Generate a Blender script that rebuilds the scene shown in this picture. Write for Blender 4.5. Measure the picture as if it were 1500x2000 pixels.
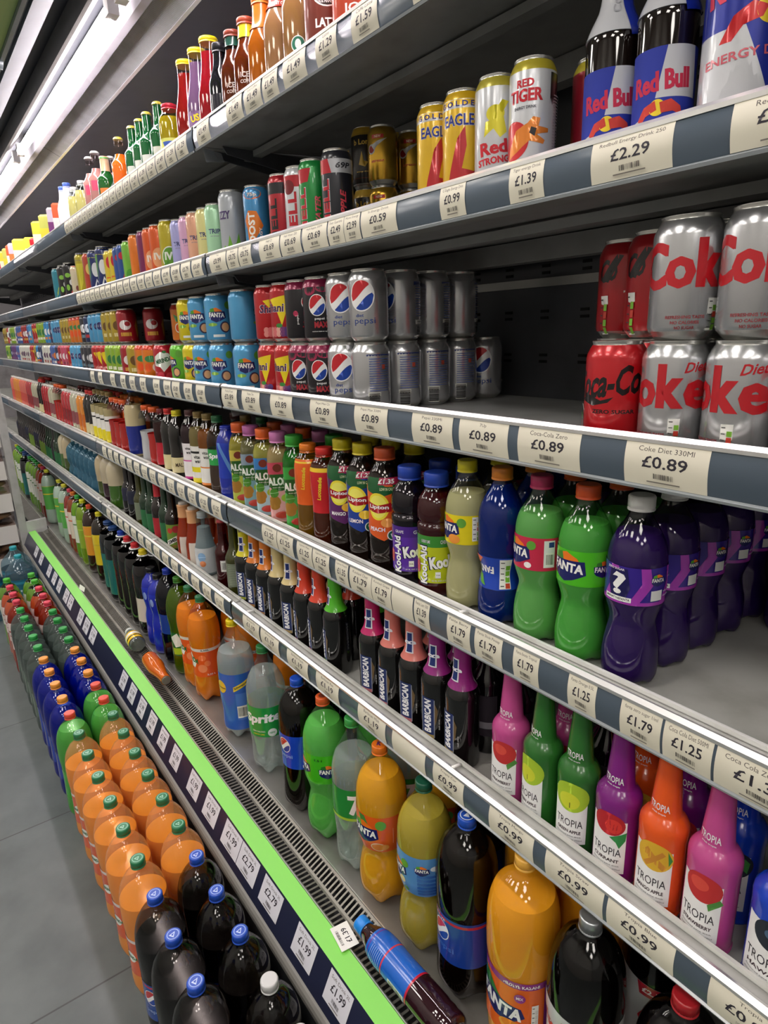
import bpy, bmesh, math, random
from mathutils import Matrix, Vector
random.seed(7)
D = bpy.data
for _o in list(D.objects): D.objects.remove(_o)
S = bpy.context.scene
C = S.collection
PI = math.pi
R = math.radians
# ------------------------------------------------------------------ camera, exposure, light
cam = D.cameras.new('camera'); cam.sensor_width = 36; cam.lens = 22.32; cam.clip_start = .02
co = D.objects.new('camera', cam); C.objects.link(co)
co.matrix_world = Matrix(((.59585322, -.2035469, .77687039, 0), (.80249299, .18830561, -.56616781, 0),
                          (-.03104735, .96078596, .27554747, 1.33), (0, 0, 0, 1)))
S.camera = co
vs = S.view_settings; vs.view_transform = 'Standard'; vs.look = 'None'; vs.gamma = 1; vs.use_curve_mapping = False
vs.exposure = 0.0
S.cycles.transparent_max_bounces = 24
S.cycles.max_bounces = 8
W = D.worlds.new('room_air'); S.world = W; W.use_nodes = True
W.node_tree.nodes['Background'].inputs[0].default_value = (.85, .9, 1, 1)
W.node_tree.nodes['Background'].inputs[1].default_value = .05
TUBE = 55.0      # canopy tubes
PANEL = 15.0     # ceiling lights over the aisle
# ------------------------------------------------------------------ materials
def lin(h):
    h = h.lstrip('#'); v = [int(h[i:i + 2], 16) / 255 for i in (0, 2, 4)]
    return tuple([(c / 12.92 if c <= .04045 else ((c + .055) / 1.055) ** 2.4) for c in v]) + (1,)
_m = {}
def mat(kind, h, *a):
    k = (kind, h) + a
    if k in _m: return _m[k]
    m = D.materials.new(kind + '_' + h.strip('#')); m.use_nodes = True
    nt = m.node_tree; b = nt.nodes['Principled BSDF']; I = b.inputs; out = nt.nodes['Material Output']
    I['Base Color'].default_value = lin(h)
    if kind == 'plastic': I['Roughness'].default_value = a[0] if a else .32
    elif kind == 'paper': I['Roughness'].default_value = .7
    elif kind == 'print': I['Roughness'].default_value = .28; I['Metallic'].default_value = .25; I['Coat Weight'].default_value = .4
    elif kind == 'metal': I['Roughness'].default_value = a[0] if a else .22; I['Metallic'].default_value = .8
    elif kind == 'glass': I['Roughness'].default_value = .05; I['Specular IOR Level'].default_value = .6; I['Coat Weight'].default_value = .5
    elif kind == 'film': I['Roughness'].default_value = .22; I['Coat Weight'].default_value = .3
    elif kind == 'emit':
        I['Emission Color'].default_value = lin(h); I['Emission Strength'].default_value = a[0]
    elif kind in ('pet', 'clear'):
        nt.nodes.remove(b)
        lw = nt.nodes.new('ShaderNodeLayerWeight'); lw.inputs[0].default_value = .5
        pw = nt.nodes.new('ShaderNodeMath'); pw.operation = 'POWER'; pw.inputs[1].default_value = 4
        mu = nt.nodes.new('ShaderNodeMath'); mu.operation = 'MULTIPLY_ADD'; mu.inputs[1].default_value = .5; mu.inputs[2].default_value = .05
        t = nt.nodes.new('ShaderNodeBsdfTransparent'); t.inputs[0].default_value = lin(h)
        g = nt.nodes.new('ShaderNodeBsdfGlossy'); g.inputs['Roughness'].default_value = .07; g.inputs[0].default_value = (.9, .9, .9, 1)
        mx = nt.nodes.new('ShaderNodeMixShader'); L = nt.links.new
        L(lw.outputs['Facing'], pw.inputs[0]); L(pw.outputs[0], mu.inputs[0]); L(mu.outputs[0], mx.inputs[0])
        L(t.outputs[0], mx.inputs[1]); L(g.outputs[0], mx.inputs[2])
        if a:
            d = nt.nodes.new('ShaderNodeBsdfDiffuse'); d.inputs[0].default_value = lin(a[1] if len(a) > 1 else h)
            m2 = nt.nodes.new('ShaderNodeMixShader'); m2.inputs[0].default_value = a[0]
            L(mx.outputs[0], m2.inputs[1]); L(d.outputs[0], m2.inputs[2]); L(m2.outputs[0], out.inputs[0])
        else: L(mx.outputs[0], out.inputs[0])
    elif kind == 'drink':
        nt.nodes.remove(b); L = nt.links.new
        d = nt.nodes.new('ShaderNodeBsdfDiffuse'); d.inputs[0].default_value = lin(h)
        t = nt.nodes.new('ShaderNodeBsdfTranslucent'); t.inputs[0].default_value = lin(h)
        g = nt.nodes.new('ShaderNodeBsdfGlossy'); g.inputs['Roughness'].default_value = .08
        mx = nt.nodes.new('ShaderNodeMixShader'); mx.inputs[0].default_value = .15
        m2 = nt.nodes.new('ShaderNodeMixShader'); m2.inputs[0].default_value = .05
        L(d.outputs[0], mx.inputs[1]); L(t.outputs[0], mx.inputs[2]); L(mx.outputs[0], m2.inputs[1]); L(g.outputs[0], m2.inputs[2]); L(m2.outputs[0], out.inputs[0])
    elif kind == 'tile':
        I['Roughness'].default_value = .42
        L = nt.links.new
        tc = nt.nodes.new('ShaderNodeTexCoord'); br = nt.nodes.new('ShaderNodeTexBrick'); mp = nt.nodes.new('ShaderNodeMapping')
        mp.inputs['Location'].default_value = (.01 + .6, .25, 0)
        br.offset = 0; br.inputs['Scale'].default_value = 1; br.inputs['Brick Width'].default_value = .605; br.inputs['Row Height'].default_value = .605
        br.inputs['Mortar Size'].default_value = .0022; br.inputs['Mortar'].default_value = lin('#3c3f3f')
        ns = nt.nodes.new('ShaderNodeTexNoise'); ns.inputs['Scale'].default_value = 9; ns.inputs['Detail'].default_value = 8
        cr = nt.nodes.new('ShaderNodeValToRGB'); cr.color_ramp.elements[0].color = lin('#505757'); cr.color_ramp.elements[1].color = lin('#636a6a')
        cr.color_ramp.elements[0].position = .3; cr.color_ramp.elements[1].position = .7
        L(tc.outputs['Object'], mp.inputs[0]); L(mp.outputs[0], br.inputs[0]); L(tc.outputs['Object'], ns.inputs[0]); L(ns.outputs[0], cr.inputs[0])
        L(cr.outputs[0], br.inputs['Color1']); L(cr.outputs[0], br.inputs['Color2']); L(br.outputs[0], I['Base Color'])
    elif kind in ('paint', 'worn'):
        I['Roughness'].default_value = a[0] if a else .45
        L = nt.links.new
        tc = nt.nodes.new('ShaderNodeTexCoord'); ns = nt.nodes.new('ShaderNodeTexNoise'); ns.inputs['Scale'].default_value = 14; ns.inputs['Detail'].default_value = 9
        mx = nt.nodes.new('ShaderNodeMix'); mx.data_type = 'RGBA'; mx.inputs[6].default_value = lin(h)
        c = lin(h); mx.inputs[7].default_value = (c[0] * .72, c[1] * .71, c[2] * .68, 1)
        cr = nt.nodes.new('ShaderNodeValToRGB'); cr.color_ramp.elements[0].position = .45; cr.color_ramp.elements[1].position = .75
        L(tc.outputs['Object'], ns.inputs[0]); L(ns.outputs[0], cr.inputs[0]); L(cr.outputs[0], mx.inputs[0]); L(mx.outputs[2], I['Base Color'])
        if kind == 'worn': I['Metallic'].default_value = .55
    elif kind == 'leaf':
        L = nt.links.new
        tc = nt.nodes.new('ShaderNodeTexCoord'); ns = nt.nodes.new('ShaderNodeTexNoise'); ns.inputs['Scale'].default_value = 6
        mp = nt.nodes.new('ShaderNodeMapping'); mp.inputs['Scale'].default_value = (.4, 6, 1)
        cr = nt.nodes.new('ShaderNodeValToRGB'); cr.color_ramp.elements[0].color = lin('#5a9460'); cr.color_ramp.elements[1].color = lin('#c4cc70')
        L(tc.outputs['Object'], mp.inputs[0]); L(mp.outputs[0], ns.inputs[0]); L(ns.outputs[0], cr.inputs[0]); L(cr.outputs[0], I['Base Color'])
    elif kind == 'mirror': I['Roughness'].default_value = .12; I['Metallic'].default_value = .7
    _m[k] = m; return m
# ------------------------------------------------------------------ mesh builder
class MB:
    def __init__(s): s.v = []; s.f = []; s.m = []; s.mats = []; s.sm = []
    def mi(s, m):
        if m not in s.mats: s.mats.append(m)
        return s.mats.index(m)
    def add(s, vs, fs, m, smooth=False):
        o = len(s.v); s.v += [tuple(v) for v in vs]; i = s.mi(m)
        for f in fs: s.f.append([o + q for q in f]); s.m.append(i); s.sm.append(smooth)
    def box(s, x0, x1, y0, y1, z0, z1, m):
        v = [(x, y, z) for x in (x0, x1) for y in (y0, y1) for z in (z0, z1)]
        s.add(v, [(0, 1, 3, 2), (4, 6, 7, 5), (0, 4, 5, 1), (2, 3, 7, 6), (0, 2, 6, 4), (1, 5, 7, 3)], m)
    def lathe(s, prof, m, seg=32, fn=None, cap=(True, True), smooth=True):   # prof = [(z, r)] in metres
        v = []; f = []
        for z, r in prof:
            for i in range(seg):
                t = 2 * PI * i / seg
                if fn: rr, zz = fn(t, z, r)
                else: rr, zz = r, z
                v.append((rr * math.sin(t), -rr * math.cos(t), zz))
        for j in range(len(prof) - 1):
            for i in range(seg):
                k = (i + 1) % seg
                f.append((j * seg + i, j * seg + k, (j + 1) * seg + k, (j + 1) * seg + i))
        s.add(v, f, m, smooth)
        if cap[0]: s.add(v[:seg], [tuple(range(seg))[::-1]], m)
        if cap[1]: s.add(v[-seg:], [tuple(range(seg))], m)
    def extrude(s, pts, x0, x1, m, smooth=False):     # yz outline swept along x
        n = len(pts); v = [(x0, y, z) for y, z in pts] + [(x1, y, z) for y, z in pts]
        s.add(v, [(i, (i + 1) % n, n + (i + 1) % n, n + i) for i in range(n)] + [tuple(range(n))[::-1], tuple(range(n, 2 * n))], m, smooth)
    def tube(s, pts, r, m, seg=8):
        pts = [Vector(p) for p in pts]; v = []; f = []
        for i, p in enumerate(pts):
            d = (pts[min(i + 1, len(pts) - 1)] - pts[max(i - 1, 0)]).normalized()
            a = d.orthogonal().normalized() if i == 0 else (a - d * a.dot(d)).normalized()
            b = d.cross(a)
            v += [tuple(p + (a * math.cos(2 * PI * k / seg) + b * math.sin(2 * PI * k / seg)) * r) for k in range(seg)]
        for j in range(len(pts) - 1):
            for k in range(seg):
                q = (k + 1) % seg; f.append((j * seg + k, j * seg + q, (j + 1) * seg + q, (j + 1) * seg + k))
        f += [tuple(range(seg))[::-1], tuple(range((len(pts) - 1) * seg, len(pts) * seg))]
        s.add(v, f, m, True)
    def merge(s, o):
        for f, mi, sm in zip(o.f, o.m, o.sm): pass
        k = len(s.v); s.v += o.v; ids = [s.mi(m) for m in o.mats]
        for f, mi, sm in zip(o.f, o.m, o.sm): s.f.append([k + q for q in f]); s.m.append(ids[mi]); s.sm.append(sm)
    def mesh(s, name):
        me = D.meshes.new(name); me.from_pydata(s.v, [], s.f)
        for m in s.mats: me.materials.append(m)
        me.polygons.foreach_set('material_index', s.m); me.polygons.foreach_set('use_smooth', s.sm); me.update()
        return me
    def obj(s, name, parent=None, kind=None, label=None, cat=None, group=None):
        o = D.objects.new(name, s.mesh(name)); C.objects.link(o); o.parent = parent
        return tag(o, label, cat, group, kind)
def tag(o, label=None, cat=None, group=None, kind=None):
    if label: o['label'] = label
    if cat: o['category'] = cat
    if group: o['group'] = group
    if kind: o['kind'] = kind
    return o
def empty(name, loc=(0, 0, 0), rz=0, label=None, cat=None, group=None):
    o = D.objects.new(name, None); o.empty_display_size = .02; C.objects.link(o); o.location = loc; o.rotation_euler = (0, 0, rz)
    return tag(o, label, cat, group)
# ------------------------------------------------------------------ flat artwork (mm) -> wrapped onto a surface
_t = {}
def text2d(txt, bold, shear):
    k = (txt, bold, shear)
    if k in _t: return _t[k]
    cu = D.curves.new('txt', 'FONT'); cu.body = txt; cu.size = 1; cu.offset = min(bold, .03); cu.shear = shear; cu.resolution_u = 2; cu.fill_mode = 'FRONT'
    ob = D.objects.new('txt', cu); C.objects.link(ob)
    dg = bpy.context.evaluated_depsgraph_get(); me = ob.evaluated_get(dg).to_mesh()
    v = [(p.co.x, p.co.y) for p in me.vertices]; f = [tuple(p.vertices) for p in me.polygons]
    ob.evaluated_get(dg).to_mesh_clear(); C.objects.unlink(ob); D.objects.remove(ob); D.curves.remove(cu)
    if not v: v = [(0, 0)]; f = []
    x0 = min(p[0] for p in v); x1 = max(p[0] for p in v); y0 = min(p[1] for p in v); y1 = max(p[1] for p in v)
    _t[k] = ([((p[0] - (x0 + x1) / 2), (p[1] - (y0 + y1) / 2)) for p in v], f, x1 - x0, y1 - y0); return _t[k]
def shape2d(a):
    k = a[0]
    if k == 'r': s0, s1, z0, z1 = a[1:5]; return [(s0, z0), (s1, z0), (s1, z1), (s0, z1)], [(0, 1, 2, 3)], a[5]
    if k == 'e':
        n = 28; return [(a[1] + a[3] * math.cos(2 * PI * i / n), a[2] + a[4] * math.sin(2 * PI * i / n)) for i in range(n)], [tuple(range(n))], a[5]
    if k == 'p': return list(a[1]), [tuple(range(len(a[1])))], a[2]
    if k == 't':      # t, text, s, z, height, colour, width|0, rot, bold, shear
        txt, s, z, h, col = a[1:6]; w = a[6] if len(a) > 6 else 0; rot = a[7] if len(a) > 7 else 0
        bold = a[8] if len(a) > 8 else .02; sh = a[9] if len(a) > 9 else 0
        v, f, tw, th = text2d(txt, bold, sh); ky = h / th; kx = (w / tw) if w else ky
        c, n = math.cos(R(rot)), math.sin(R(rot))
        return [(s + x * kx * c - y * ky * n, z + x * kx * n + y * ky * c) for x, y in v], f, col
def art(mb, items, fn, mk, step=4.0, zstep=0, eps=.05, base=.1):
    """fn(s, z, off) -> xyz (m) from mm; each item gets its own thin layer"""
    ex = []
    for a in items:         # heavy lettering: doubled strokes
        if a[0] == 't' and a[4] >= 8 and len(a) > 8 and a[8] >= .05:
            d = a[4] * .022; ex += [a[:2] + (a[2] - d,) + a[3:], a[:2] + (a[2] + d,) + a[3:]]
        else: ex.append(a)
    for n, a in enumerate(ex):
        v, f, col = shape2d(a)
        if not f: continue
        bm = bmesh.new(); bv = [bm.verts.new((x, y, 0)) for x, y in v]
        for q in f:
            try: bm.faces.new([bv[i] for i in q])
            except ValueError: pass
        if a[0] in 'pe': bmesh.ops.triangulate(bm, faces=bm.faces[:])
        for ax, st in ((0, step), (1, zstep)):
            if not st: continue
            lo = min(p[ax] for p in v); hi = max(p[ax] for p in v)
            q = math.ceil(lo / st + 1e-6) * st
            while q < hi - 1e-6:
                bmesh.ops.bisect_plane(bm, geom=bm.verts[:] + bm.edges[:] + bm.faces[:], plane_co=(q, 0, 0) if ax == 0 else (0, q, 0), plane_no=(1, 0, 0) if ax == 0 else (0, 1, 0))
                q += st
        bm.verts.ensure_lookup_table(); bm.verts.index_update()
        off = base + n * eps
        nv = [fn(p.co.x, p.co.y, off) for p in bm.verts]
        fs = []
        for q in bm.faces:
            ids = [w.index for w in q.verts]
            if q.normal.z < 0: ids.reverse()
            fs.append(ids)
        mb.add(nv, fs, mk(col), True); bm.free()
def barcode(s, z, w, h, bg='#f0f0ea', fg='#222222', n=12, horiz=False):
    rnd = random.Random(int(s * 7 + z * 3 + n)); o = [('r', s - w / 2, s + w / 2, z - h / 2, z + h / 2, bg)] if bg else []
    L = h if horiz else w; p = -L * .42
    while p < L * .42:
        d = L * rnd.choice((.012, .02, .035))
        if horiz: o.append(('r', s - w * .4, s + w * .4, z + p, z + p + d, fg))
        else: o.append(('r', s + p, s + p + d, z - h * .38, z + h * .38, fg))
        p += d + L * rnd.choice((.02, .03, .045))
    return o
def lights_box(s, z, w, h, cols='GGRG'):      # nutrition strip
    o = [('r', s - w / 2, s + w / 2, z - h / 2, z + h / 2, '#f2f2ee')]; n = len(cols) + 1; c = {'G': '#7db93a', 'R': '#c8402f', 'A': '#d9a13a', 'W': '#dcdcd8'}
    for i, k in enumerate(cols): o.append(('r', s + w * .04, s + w * .44, z - h / 2 + h * (i + .08) / n, z - h / 2 + h * (i + .92) / n, c[k]))
    for i in range(n): o.append(('r', s - w * .4, s - w * .08, z - h / 2 + h * (i + .4) / n, z - h / 2 + h * (i + .55) / n, '#333333'))
    return o
def fanta(s, z, k=1.0, leaf='#5aa52c', fr='#f07a1e'):
    o = [('p', [(s - 17 * k, z + 6 * k), (s - 12 * k, z + 14 * k), (s, z + 17 * k), (s + 12 * k, z + 11 * k), (s + 16 * k, z + 5 * k)], fr),
         ('p', [(s - 17 * k, z + 5 * k), (s - 15 * k, z + 14 * k), (s - 6 * k, z + 16 * k), (s - 4 * k, z + 7 * k)], leaf),
         ('p', [(s - 21 * k, z + 7 * k), (s + 20 * k, z + 8 * k), (s + 22 * k, z - 7 * k), (s + 8 * k, z - 14 * k), (s - 2 * k, z - 17 * k), (s - 16 * k, z - 11 * k), (s - 20 * k, z - 6 * k)], '#1b1f63'),
         ('t', 'FANTA', s, z, 10.5 * k, '#f6f6f2', 38 * k, -3, .05)]
    return o
def globe(s, z, q, ry=None):
    ry = ry or q; o = [('e', s, z, q, ry, '#f4f4f4')]; n = 16; A = .92
    top = []; bot = []
    for i in range(n + 1):
        x = -A + 2 * A * i / n; c = math.sqrt(max(A * A - x * x, 0))
        top.append((x, c)); bot.append((x, -c))
    cut = lambda x, o1: .55 * x + o1 + .12 * math.sin(3 * x)
    rt = [(x, y) for x, y in top if y > cut(x, .18)]
    rt += [(x, max(cut(x, .18), -math.sqrt(max(A * A - x * x, 0)))) for x, y in reversed(rt)]
    bb = [(x, y) for x, y in bot if y < cut(x, -.38)]
    bb += [(x, min(cut(x, -.38), math.sqrt(max(A * A - x * x, 0)))) for x, y in reversed(bb)]
    o.append(('p', [(s + x * q, z + y * ry) for x, y in rt], '#c8202c')); o.append(('p', [(s + x * q, z + y * ry) for x, y in bb], '#1440a0'))
    return o
# ------------------------------------------------------------------ products
def interp(prof, z):
    if z <= prof[0][0]: return prof[0][1]
    for (a, ra), (b, rb) in zip(prof, prof[1:]):
        if z <= b: return ra + (rb - ra) * (z - a) / max(b - a, 1e-9)
    return prof[-1][1]
def smoothp(prof, n=2):          # Catmull-Rom refine of (z, r) in mm
    out = []
    for i in range(len(prof) - 1):
        p0 = prof[max(i - 1, 0)]; p1 = prof[i]; p2 = prof[i + 1]; p3 = prof[min(i + 2, len(prof) - 1)]
        for k in range(n):
            t = k / n
            f = lambda a, b, c, d: .5 * (2 * b + (c - a) * t + (2 * a - 5 * b + 4 * c - d) * t * t + (3 * b - a - 3 * c + d) * t ** 3)
            out.append((p1[0] + (p2[0] - p1[0]) * t, max(.5, f(p0[1], p1[1], p2[1], p3[1]))))
    out.append(prof[-1]); return out
def mm(prof): return [(z / 1000, r / 1000) for z, r in prof]
CAN = {'can': [(0, 23), (1.5, 24.5), (4, 27), (9, 31.5), (13, 33), (97, 33), (101, 32.2), (107, 29.5), (111, 27), (112.5, 26.6), (114, 27.4), (115.2, 27.4)]}
def canprof(h, r): k = r / 33; return [(z, q * k) for z, q in CAN['can'][:5]] + [(h - 18 * k, r)] + [(h - (115.2 - z) * k, q * k) for z, q in CAN['can'][6:]]
PROF = {
 'fanta500': [(0, 22), (3, 29), (12, 33), (35, 34.3), (55, 32), (72, 28), (80, 27.5), (90, 30), (102, 33.8), (108, 34.4), (150, 34.4), (160, 33.8), (175, 30), (190, 22), (200, 15.5), (208, 13), (214, 12.6)],
 'tea500': [(0, 24), (3, 30), (10, 32.6), (18, 31.5), (24, 32.6), (32, 31.5), (40, 32.6), (70, 32.6), (110, 31), (150, 32.6), (168, 30.5), (182, 25), (194, 17.5), (200, 15.5), (204, 15)],
 'kool500': [(0, 27), (4, 32), (18, 33), (24, 32.3), (104, 32.3), (108, 33.2), (116, 33), (121, 29), (126, 32.5), (145, 32.5), (158, 29), (168, 22), (176, 17.5), (181, 17)],
 'sport500': [(0, 25), (4, 30), (20, 31), (60, 30), (85, 28.5), (110, 31), (150, 30.5), (165, 27), (176, 20), (182, 17.5)],
 'sq500': [(0, 27), (3, 30), (14, 31.5), (60, 31), (80, 30), (100, 31), (140, 31.5), (152, 30.5), (168, 24), (180, 18), (186, 17)],
 'slim500': [(0, 24), (3, 29), (14, 31.5), (60, 31.5), (90, 30), (130, 31.5), (150, 31), (168, 26), (184, 17), (192, 13.5), (198, 13)],
 'neck330': [(0, 24), (2, 28.5), (6, 30.3), (120, 30.3), (128, 29.5), (140, 24), (152, 17.5), (165, 14.8), (200, 13.8), (222, 13.2), (226, 13.8)],
 'trop': [(0, 26), (2, 30), (6, 31.2), (8, 29.8), (12, 30.2), (105, 30.2), (115, 30.8), (124, 29.5), (132, 24), (137, 19.5), (150, 18.2), (180, 15.5), (200, 13.8), (212, 13.2), (215, 14)],
 'juice': [(0, 24), (3, 29), (10, 31), (75, 31), (95, 27), (125, 21), (150, 18.5), (172, 18.5), (178, 19)],
 'small': [(0, 21), (3, 25), (8, 26), (80, 26), (95, 22), (112, 15.5), (135, 13), (142, 13)],
 'jar': [(0, 24), (3, 28), (8, 29), (85, 29), (100, 26), (112, 19), (122, 18)],
 'pepsi2l': [(0, 26), (4, 38), (14, 44), (28, 46.5), (60, 47), (100, 46), (150, 46), (190, 47), (225, 47), (250, 45), (272, 39), (290, 28), (300, 17), (306, 13.5), (312, 13.5)],
 'pep25': [(0, 28), (4, 40), (14, 46), (30, 48.5), (60, 48), (80, 47), (165, 47), (180, 49), (215, 49.5), (245, 48.5), (270, 44), (290, 35), (305, 22), (312, 15), (319, 14)],
 'fan25': [(0, 28), (4, 40), (14, 46), (40, 48), (62, 50), (165, 50), (180, 52), (235, 52.5), (262, 50), (285, 43), (302, 30), (312, 18), (319, 14), (330, 14)],
 'fan15': [(0, 24), (4, 36), (14, 43), (40, 47), (70, 46), (95, 41), (112, 38), (128, 41), (148, 46), (160, 47.5), (220, 47.5), (245, 46), (268, 39), (288, 27), (302, 17), (309, 13.5), (318, 13.5)],
 'spr2': [(0, 28), (5, 40), (18, 44), (40, 46), (80, 45), (120, 48), (200, 48), (230, 47), (255, 40), (280, 27), (300, 16), (312, 13.5), (322, 13.5)],
 'mir': [(0, 26), (4, 37), (14, 42), (50, 42.5), (95, 42), (110, 41.5), (165, 42.5), (190, 45.5), (215, 46.5), (240, 45), (268, 38), (290, 27), (302, 17), (307, 13.5), (314, 13.5)],
 'big5': [(0, 55), (5, 68), (20, 72), (200, 72), (235, 66), (262, 45), (285, 22), (292, 16), (298, 16)],
 'boost1': [(0, 28), (5, 37), (30, 38), (110, 36), (140, 31), (170, 36), (215, 38), (240, 32), (258, 18), (268, 14), (272, 14)],
 'mirf': [(0, 26), (4, 38), (14, 44), (28, 46.5), (60, 46), (120, 44.5), (165, 45), (190, 47), (225, 47), (250, 45), (272, 39), (290, 28), (300, 17), (306, 13.5), (312, 13.5)],
}
def petal(hgt, n=5, a=.55):
    def f(t, z, r):
        if z < hgt:
            k = 1 - z / hgt; w = .5 - .5 * math.cos(n * t)
            return r * (1 - .24 * k * w), z + .48 * hgt * w * k * k
        return r, z
    return f
def twist(base=None):
    def f(t, z, r):
        if base: r, z = base(t, z, r)
        if .012 < z < .098: r *= 1 + .016 * math.sin(9 * t + z * 120) * math.sin((z - .012) / .086 * PI)
        return r, z
    return f
def square(t, z, r):
    c = abs(math.cos(t)); s = abs(math.sin(t)); k = (c ** 5 + s ** 5) ** (-1 / 5)
    w = min(1, max(0, (.17 - z) / .03)); return r * (1 + (k * .93 - 1) * w), z
CAT = {}
SLIM = {'fanta500': .945, 'trop': .90, 'kool500': .95, 'tea500': .965, 'neck330': .93, 'sport500': .97, 'sq500': .94}
def reg(key, **kw):
    if kw['shape'] in SLIM and 'rs' not in kw: kw['rs'] = kw.get('sc', 1.0) * SLIM[kw['shape']]
    CAT[key] = kw
_built = {}
def cap_mb(z, r, h, col, crown=False, metal=False, seg=28):
    b = MB(); m = mat('metal', col, .3) if metal and not crown else mat('plastic', col, .3)
    if crown:
        b.lathe([(z, r * 1.12), (z + .0015, r * 1.1), (z + h * .7, r * .98), (z + h, r * .8)], m, 24, lambda t, zz, rr: (rr * (1 + (.03 if zz < z + .002 else 0) * math.cos(12 * t)), zz))
    else:
        k = .0006
        b.lathe([(z, r * 1.02), (z + .002, r * 1.02), (z + .0022, r * .97), (z + .0035, r * .97), (z + .0038, r), (z + h - .002, r), (z + h - .0006, r * .95), (z + h, r * .86)], m, seg * 2, lambda t, zz, rr: (rr * (1 + (.012 if z + .0037 < zz < z + h - .001 else 0) * (1 if int(round(t / (2 * PI) * seg * 2)) % 2 else -1)), zz))
    return b
def build(key, lod):
    k = (key, lod)
    if k in _built: return _built[k]
    c = CAT[key]; seg = 40 if lod == 0 else 18; parts = []
    fnm = c.get('fn')
    def surf(prof, extra=0):
        pm = mm(prof)
        def f(s, z, off):
            z = z / 1000; r0 = interp(pm, z)
            rr = r0; t = (s / 1000) / max(c.get('ra', r0), .004)
            if fnm: rr, _z = fnm(t, z, r0)
            rr += (off + extra) / 1000
            return (rr * math.sin(t), -rr * math.cos(t), z)
        return f
    if c['shape'] == 'can':
        h, r = c['h'], c['r']; prof = canprof(h, r); b = MB()
        silver = c.get('metal', False); bm_ = mat('metal', c['col'], .24) if silver else mat('print', c['col'])
        al = mat('metal', '#c9c9c4', .25)
        i0 = 3
        b.lathe(mm(prof[:4]), al, seg, cap=(True, False)); b.lathe(mm(prof[3:9]), bm_, seg, cap=(False, False))
        if c.get('sh'): b.lathe([(z / 1000, (q + .1) / 1000) for z, q in prof[5:9]], mat('print', c['sh']), seg, cap=(False, False))
        b.lathe(mm(prof[8:]), al, seg, cap=(False, False))
        c['ra'] = r / 1000
        if (c.get('art') if not lod else c.get('far')): art(b, c['art'] if lod == 0 else c['far'], surf(prof), lambda x: mat('print', x), step=4 if lod == 0 else 9)
        parts.append(('body', b))
        q = r / 33; lid = MB(); zt = h / 1000
        lid.lathe([(zt, .0274 * q), (zt - .0005, .0262 * q), (zt - .005, .0255 * q), (zt - .0055, .0235 * q), (zt - .0035, .022 * q)], al, seg, cap=(False, True)); parts.append(('lid', lid))
        if lod == 0:
            tb = MB(); tb.lathe([(zt - .0034, .004), (zt - .0018, .004)], al, 10, lambda t, z, rr: (rr * (1 + .9 * abs(math.cos(t))), z)); tb.box(-.006 * q, .006 * q, -.016 * q, -.002, zt - .003, zt - .0018, al); parts.append(('pull_tab', tb))
    elif c['shape'] == 'box':
        w, d, h = c['w'], c['r'] * 2, c['h']; b = MB(); w /= 1000; d /= 1000; h /= 1000
        b.box(-w / 2, w / 2, -d / 2, d / 2, 0, h, mat('paper', c['col']))
        b.box(-w / 2 - .0003, w / 2 + .0003, -d / 2 - .0003, d / 2 + .0003, h * .25, h * .6, mat('paper', c.get('c2', '#ffffff')))
        parts.append(('carton', b)); t = MB(); t.extrude([(-d * .5, h), (d * .5, h), (0, h + d * .22)], -w / 2, w / 2, mat('paper', c['col'])); parts.append(('folded_top', t))
    else:
        P = smoothp(PROF[c['shape']], 2 if lod == 0 else 1); sc = c.get('sc', 1.0); P = [(z * sc, q * c.get('rs', sc)) for z, q in P]
        zt = P[-1][0]; drink = c.get('drink'); shell = c.get('shell', '#eef2f2'); opaque = c.get('opaque')
        b = MB()
        if opaque: b.lathe(mm(P), mat('glass', opaque) if not c.get('matte') else mat('film', opaque), seg, fnm)
        else:
            if lod and drink and not c.get('hazy'):
                b.lathe(mm([p for p in P if p[0] <= c.get('fill', .82) * zt]), mat('glass', drink), seg, fnm, cap=(True, False))
                b.lathe(mm([p for p in P if p[0] >= c.get('fill', .82) * zt - 12]), mat('pet', shell), seg, fnm, cap=(False, False))
            else: b.lathe(mm(P), mat('pet', shell) if not c.get('hazy') else mat('pet', shell, c['hazy'], c.get('hz', shell)), seg, fnm)
        parts.append(('bottle', b))
        if drink and not opaque and not lod:
            d = MB(); fl = c.get('fill', .82) * zt
            Q = [(max(z, 1.2), q - .7) for z, q in P if z < fl] + [(fl, interp(P, fl) - .7)]
            d.lathe(mm(Q), mat('drink', drink) if not c.get('thin') else mat('pet', drink, c['thin']), seg, fnm); parts.append(('drink', d))
        cr = c.get('capr', 14.5); chh = c.get('caph', 17)
        if c.get('cap'):
            if c.get('crown'): cb = cap_mb((zt - 3) / 1000, (P[-1][1]) / 1000, .007, c['cap'], True, True)
            else: cb = cap_mb((zt - 5) / 1000, cr / 1000, chh / 1000, c['cap'], metal=c.get('capm', False), seg=14 if lod == 0 else 8)
            if c.get('capart') and not lod:
                art(cb, c['capart'], lambda s, z, off: (s / 1000, z / 1000, (zt - 5 + chh + off) / 1000), lambda x: mat('plastic', x), step=0)
            parts.append(('cap', cb))
        if c.get('foil'):
            z0 = c.get('foilz', .60) * zt; fb = MB(); Q = [(z, q + .9) for z, q in P if z >= z0]
            Q = [(z0, interp(P, z0) + 1.2)] + Q + [(zt + 3, P[-1][1] + 1.4), (zt + 4, P[-1][1] * .8)]
            fb.lathe(mm(Q), mat('film', c['foil']), seg)
            if not lod and c.get('foilart'):
                c['ra'] = None; c.pop('ra'); c['ra'] = interp(mm(P), z0 / 1000 + .02); art(fb, c['foilart'], surf(P, 1.6), lambda x: mat('film', x), step=4, zstep=5); c.pop('ra')
            parts.append(('foil', fb))
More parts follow.
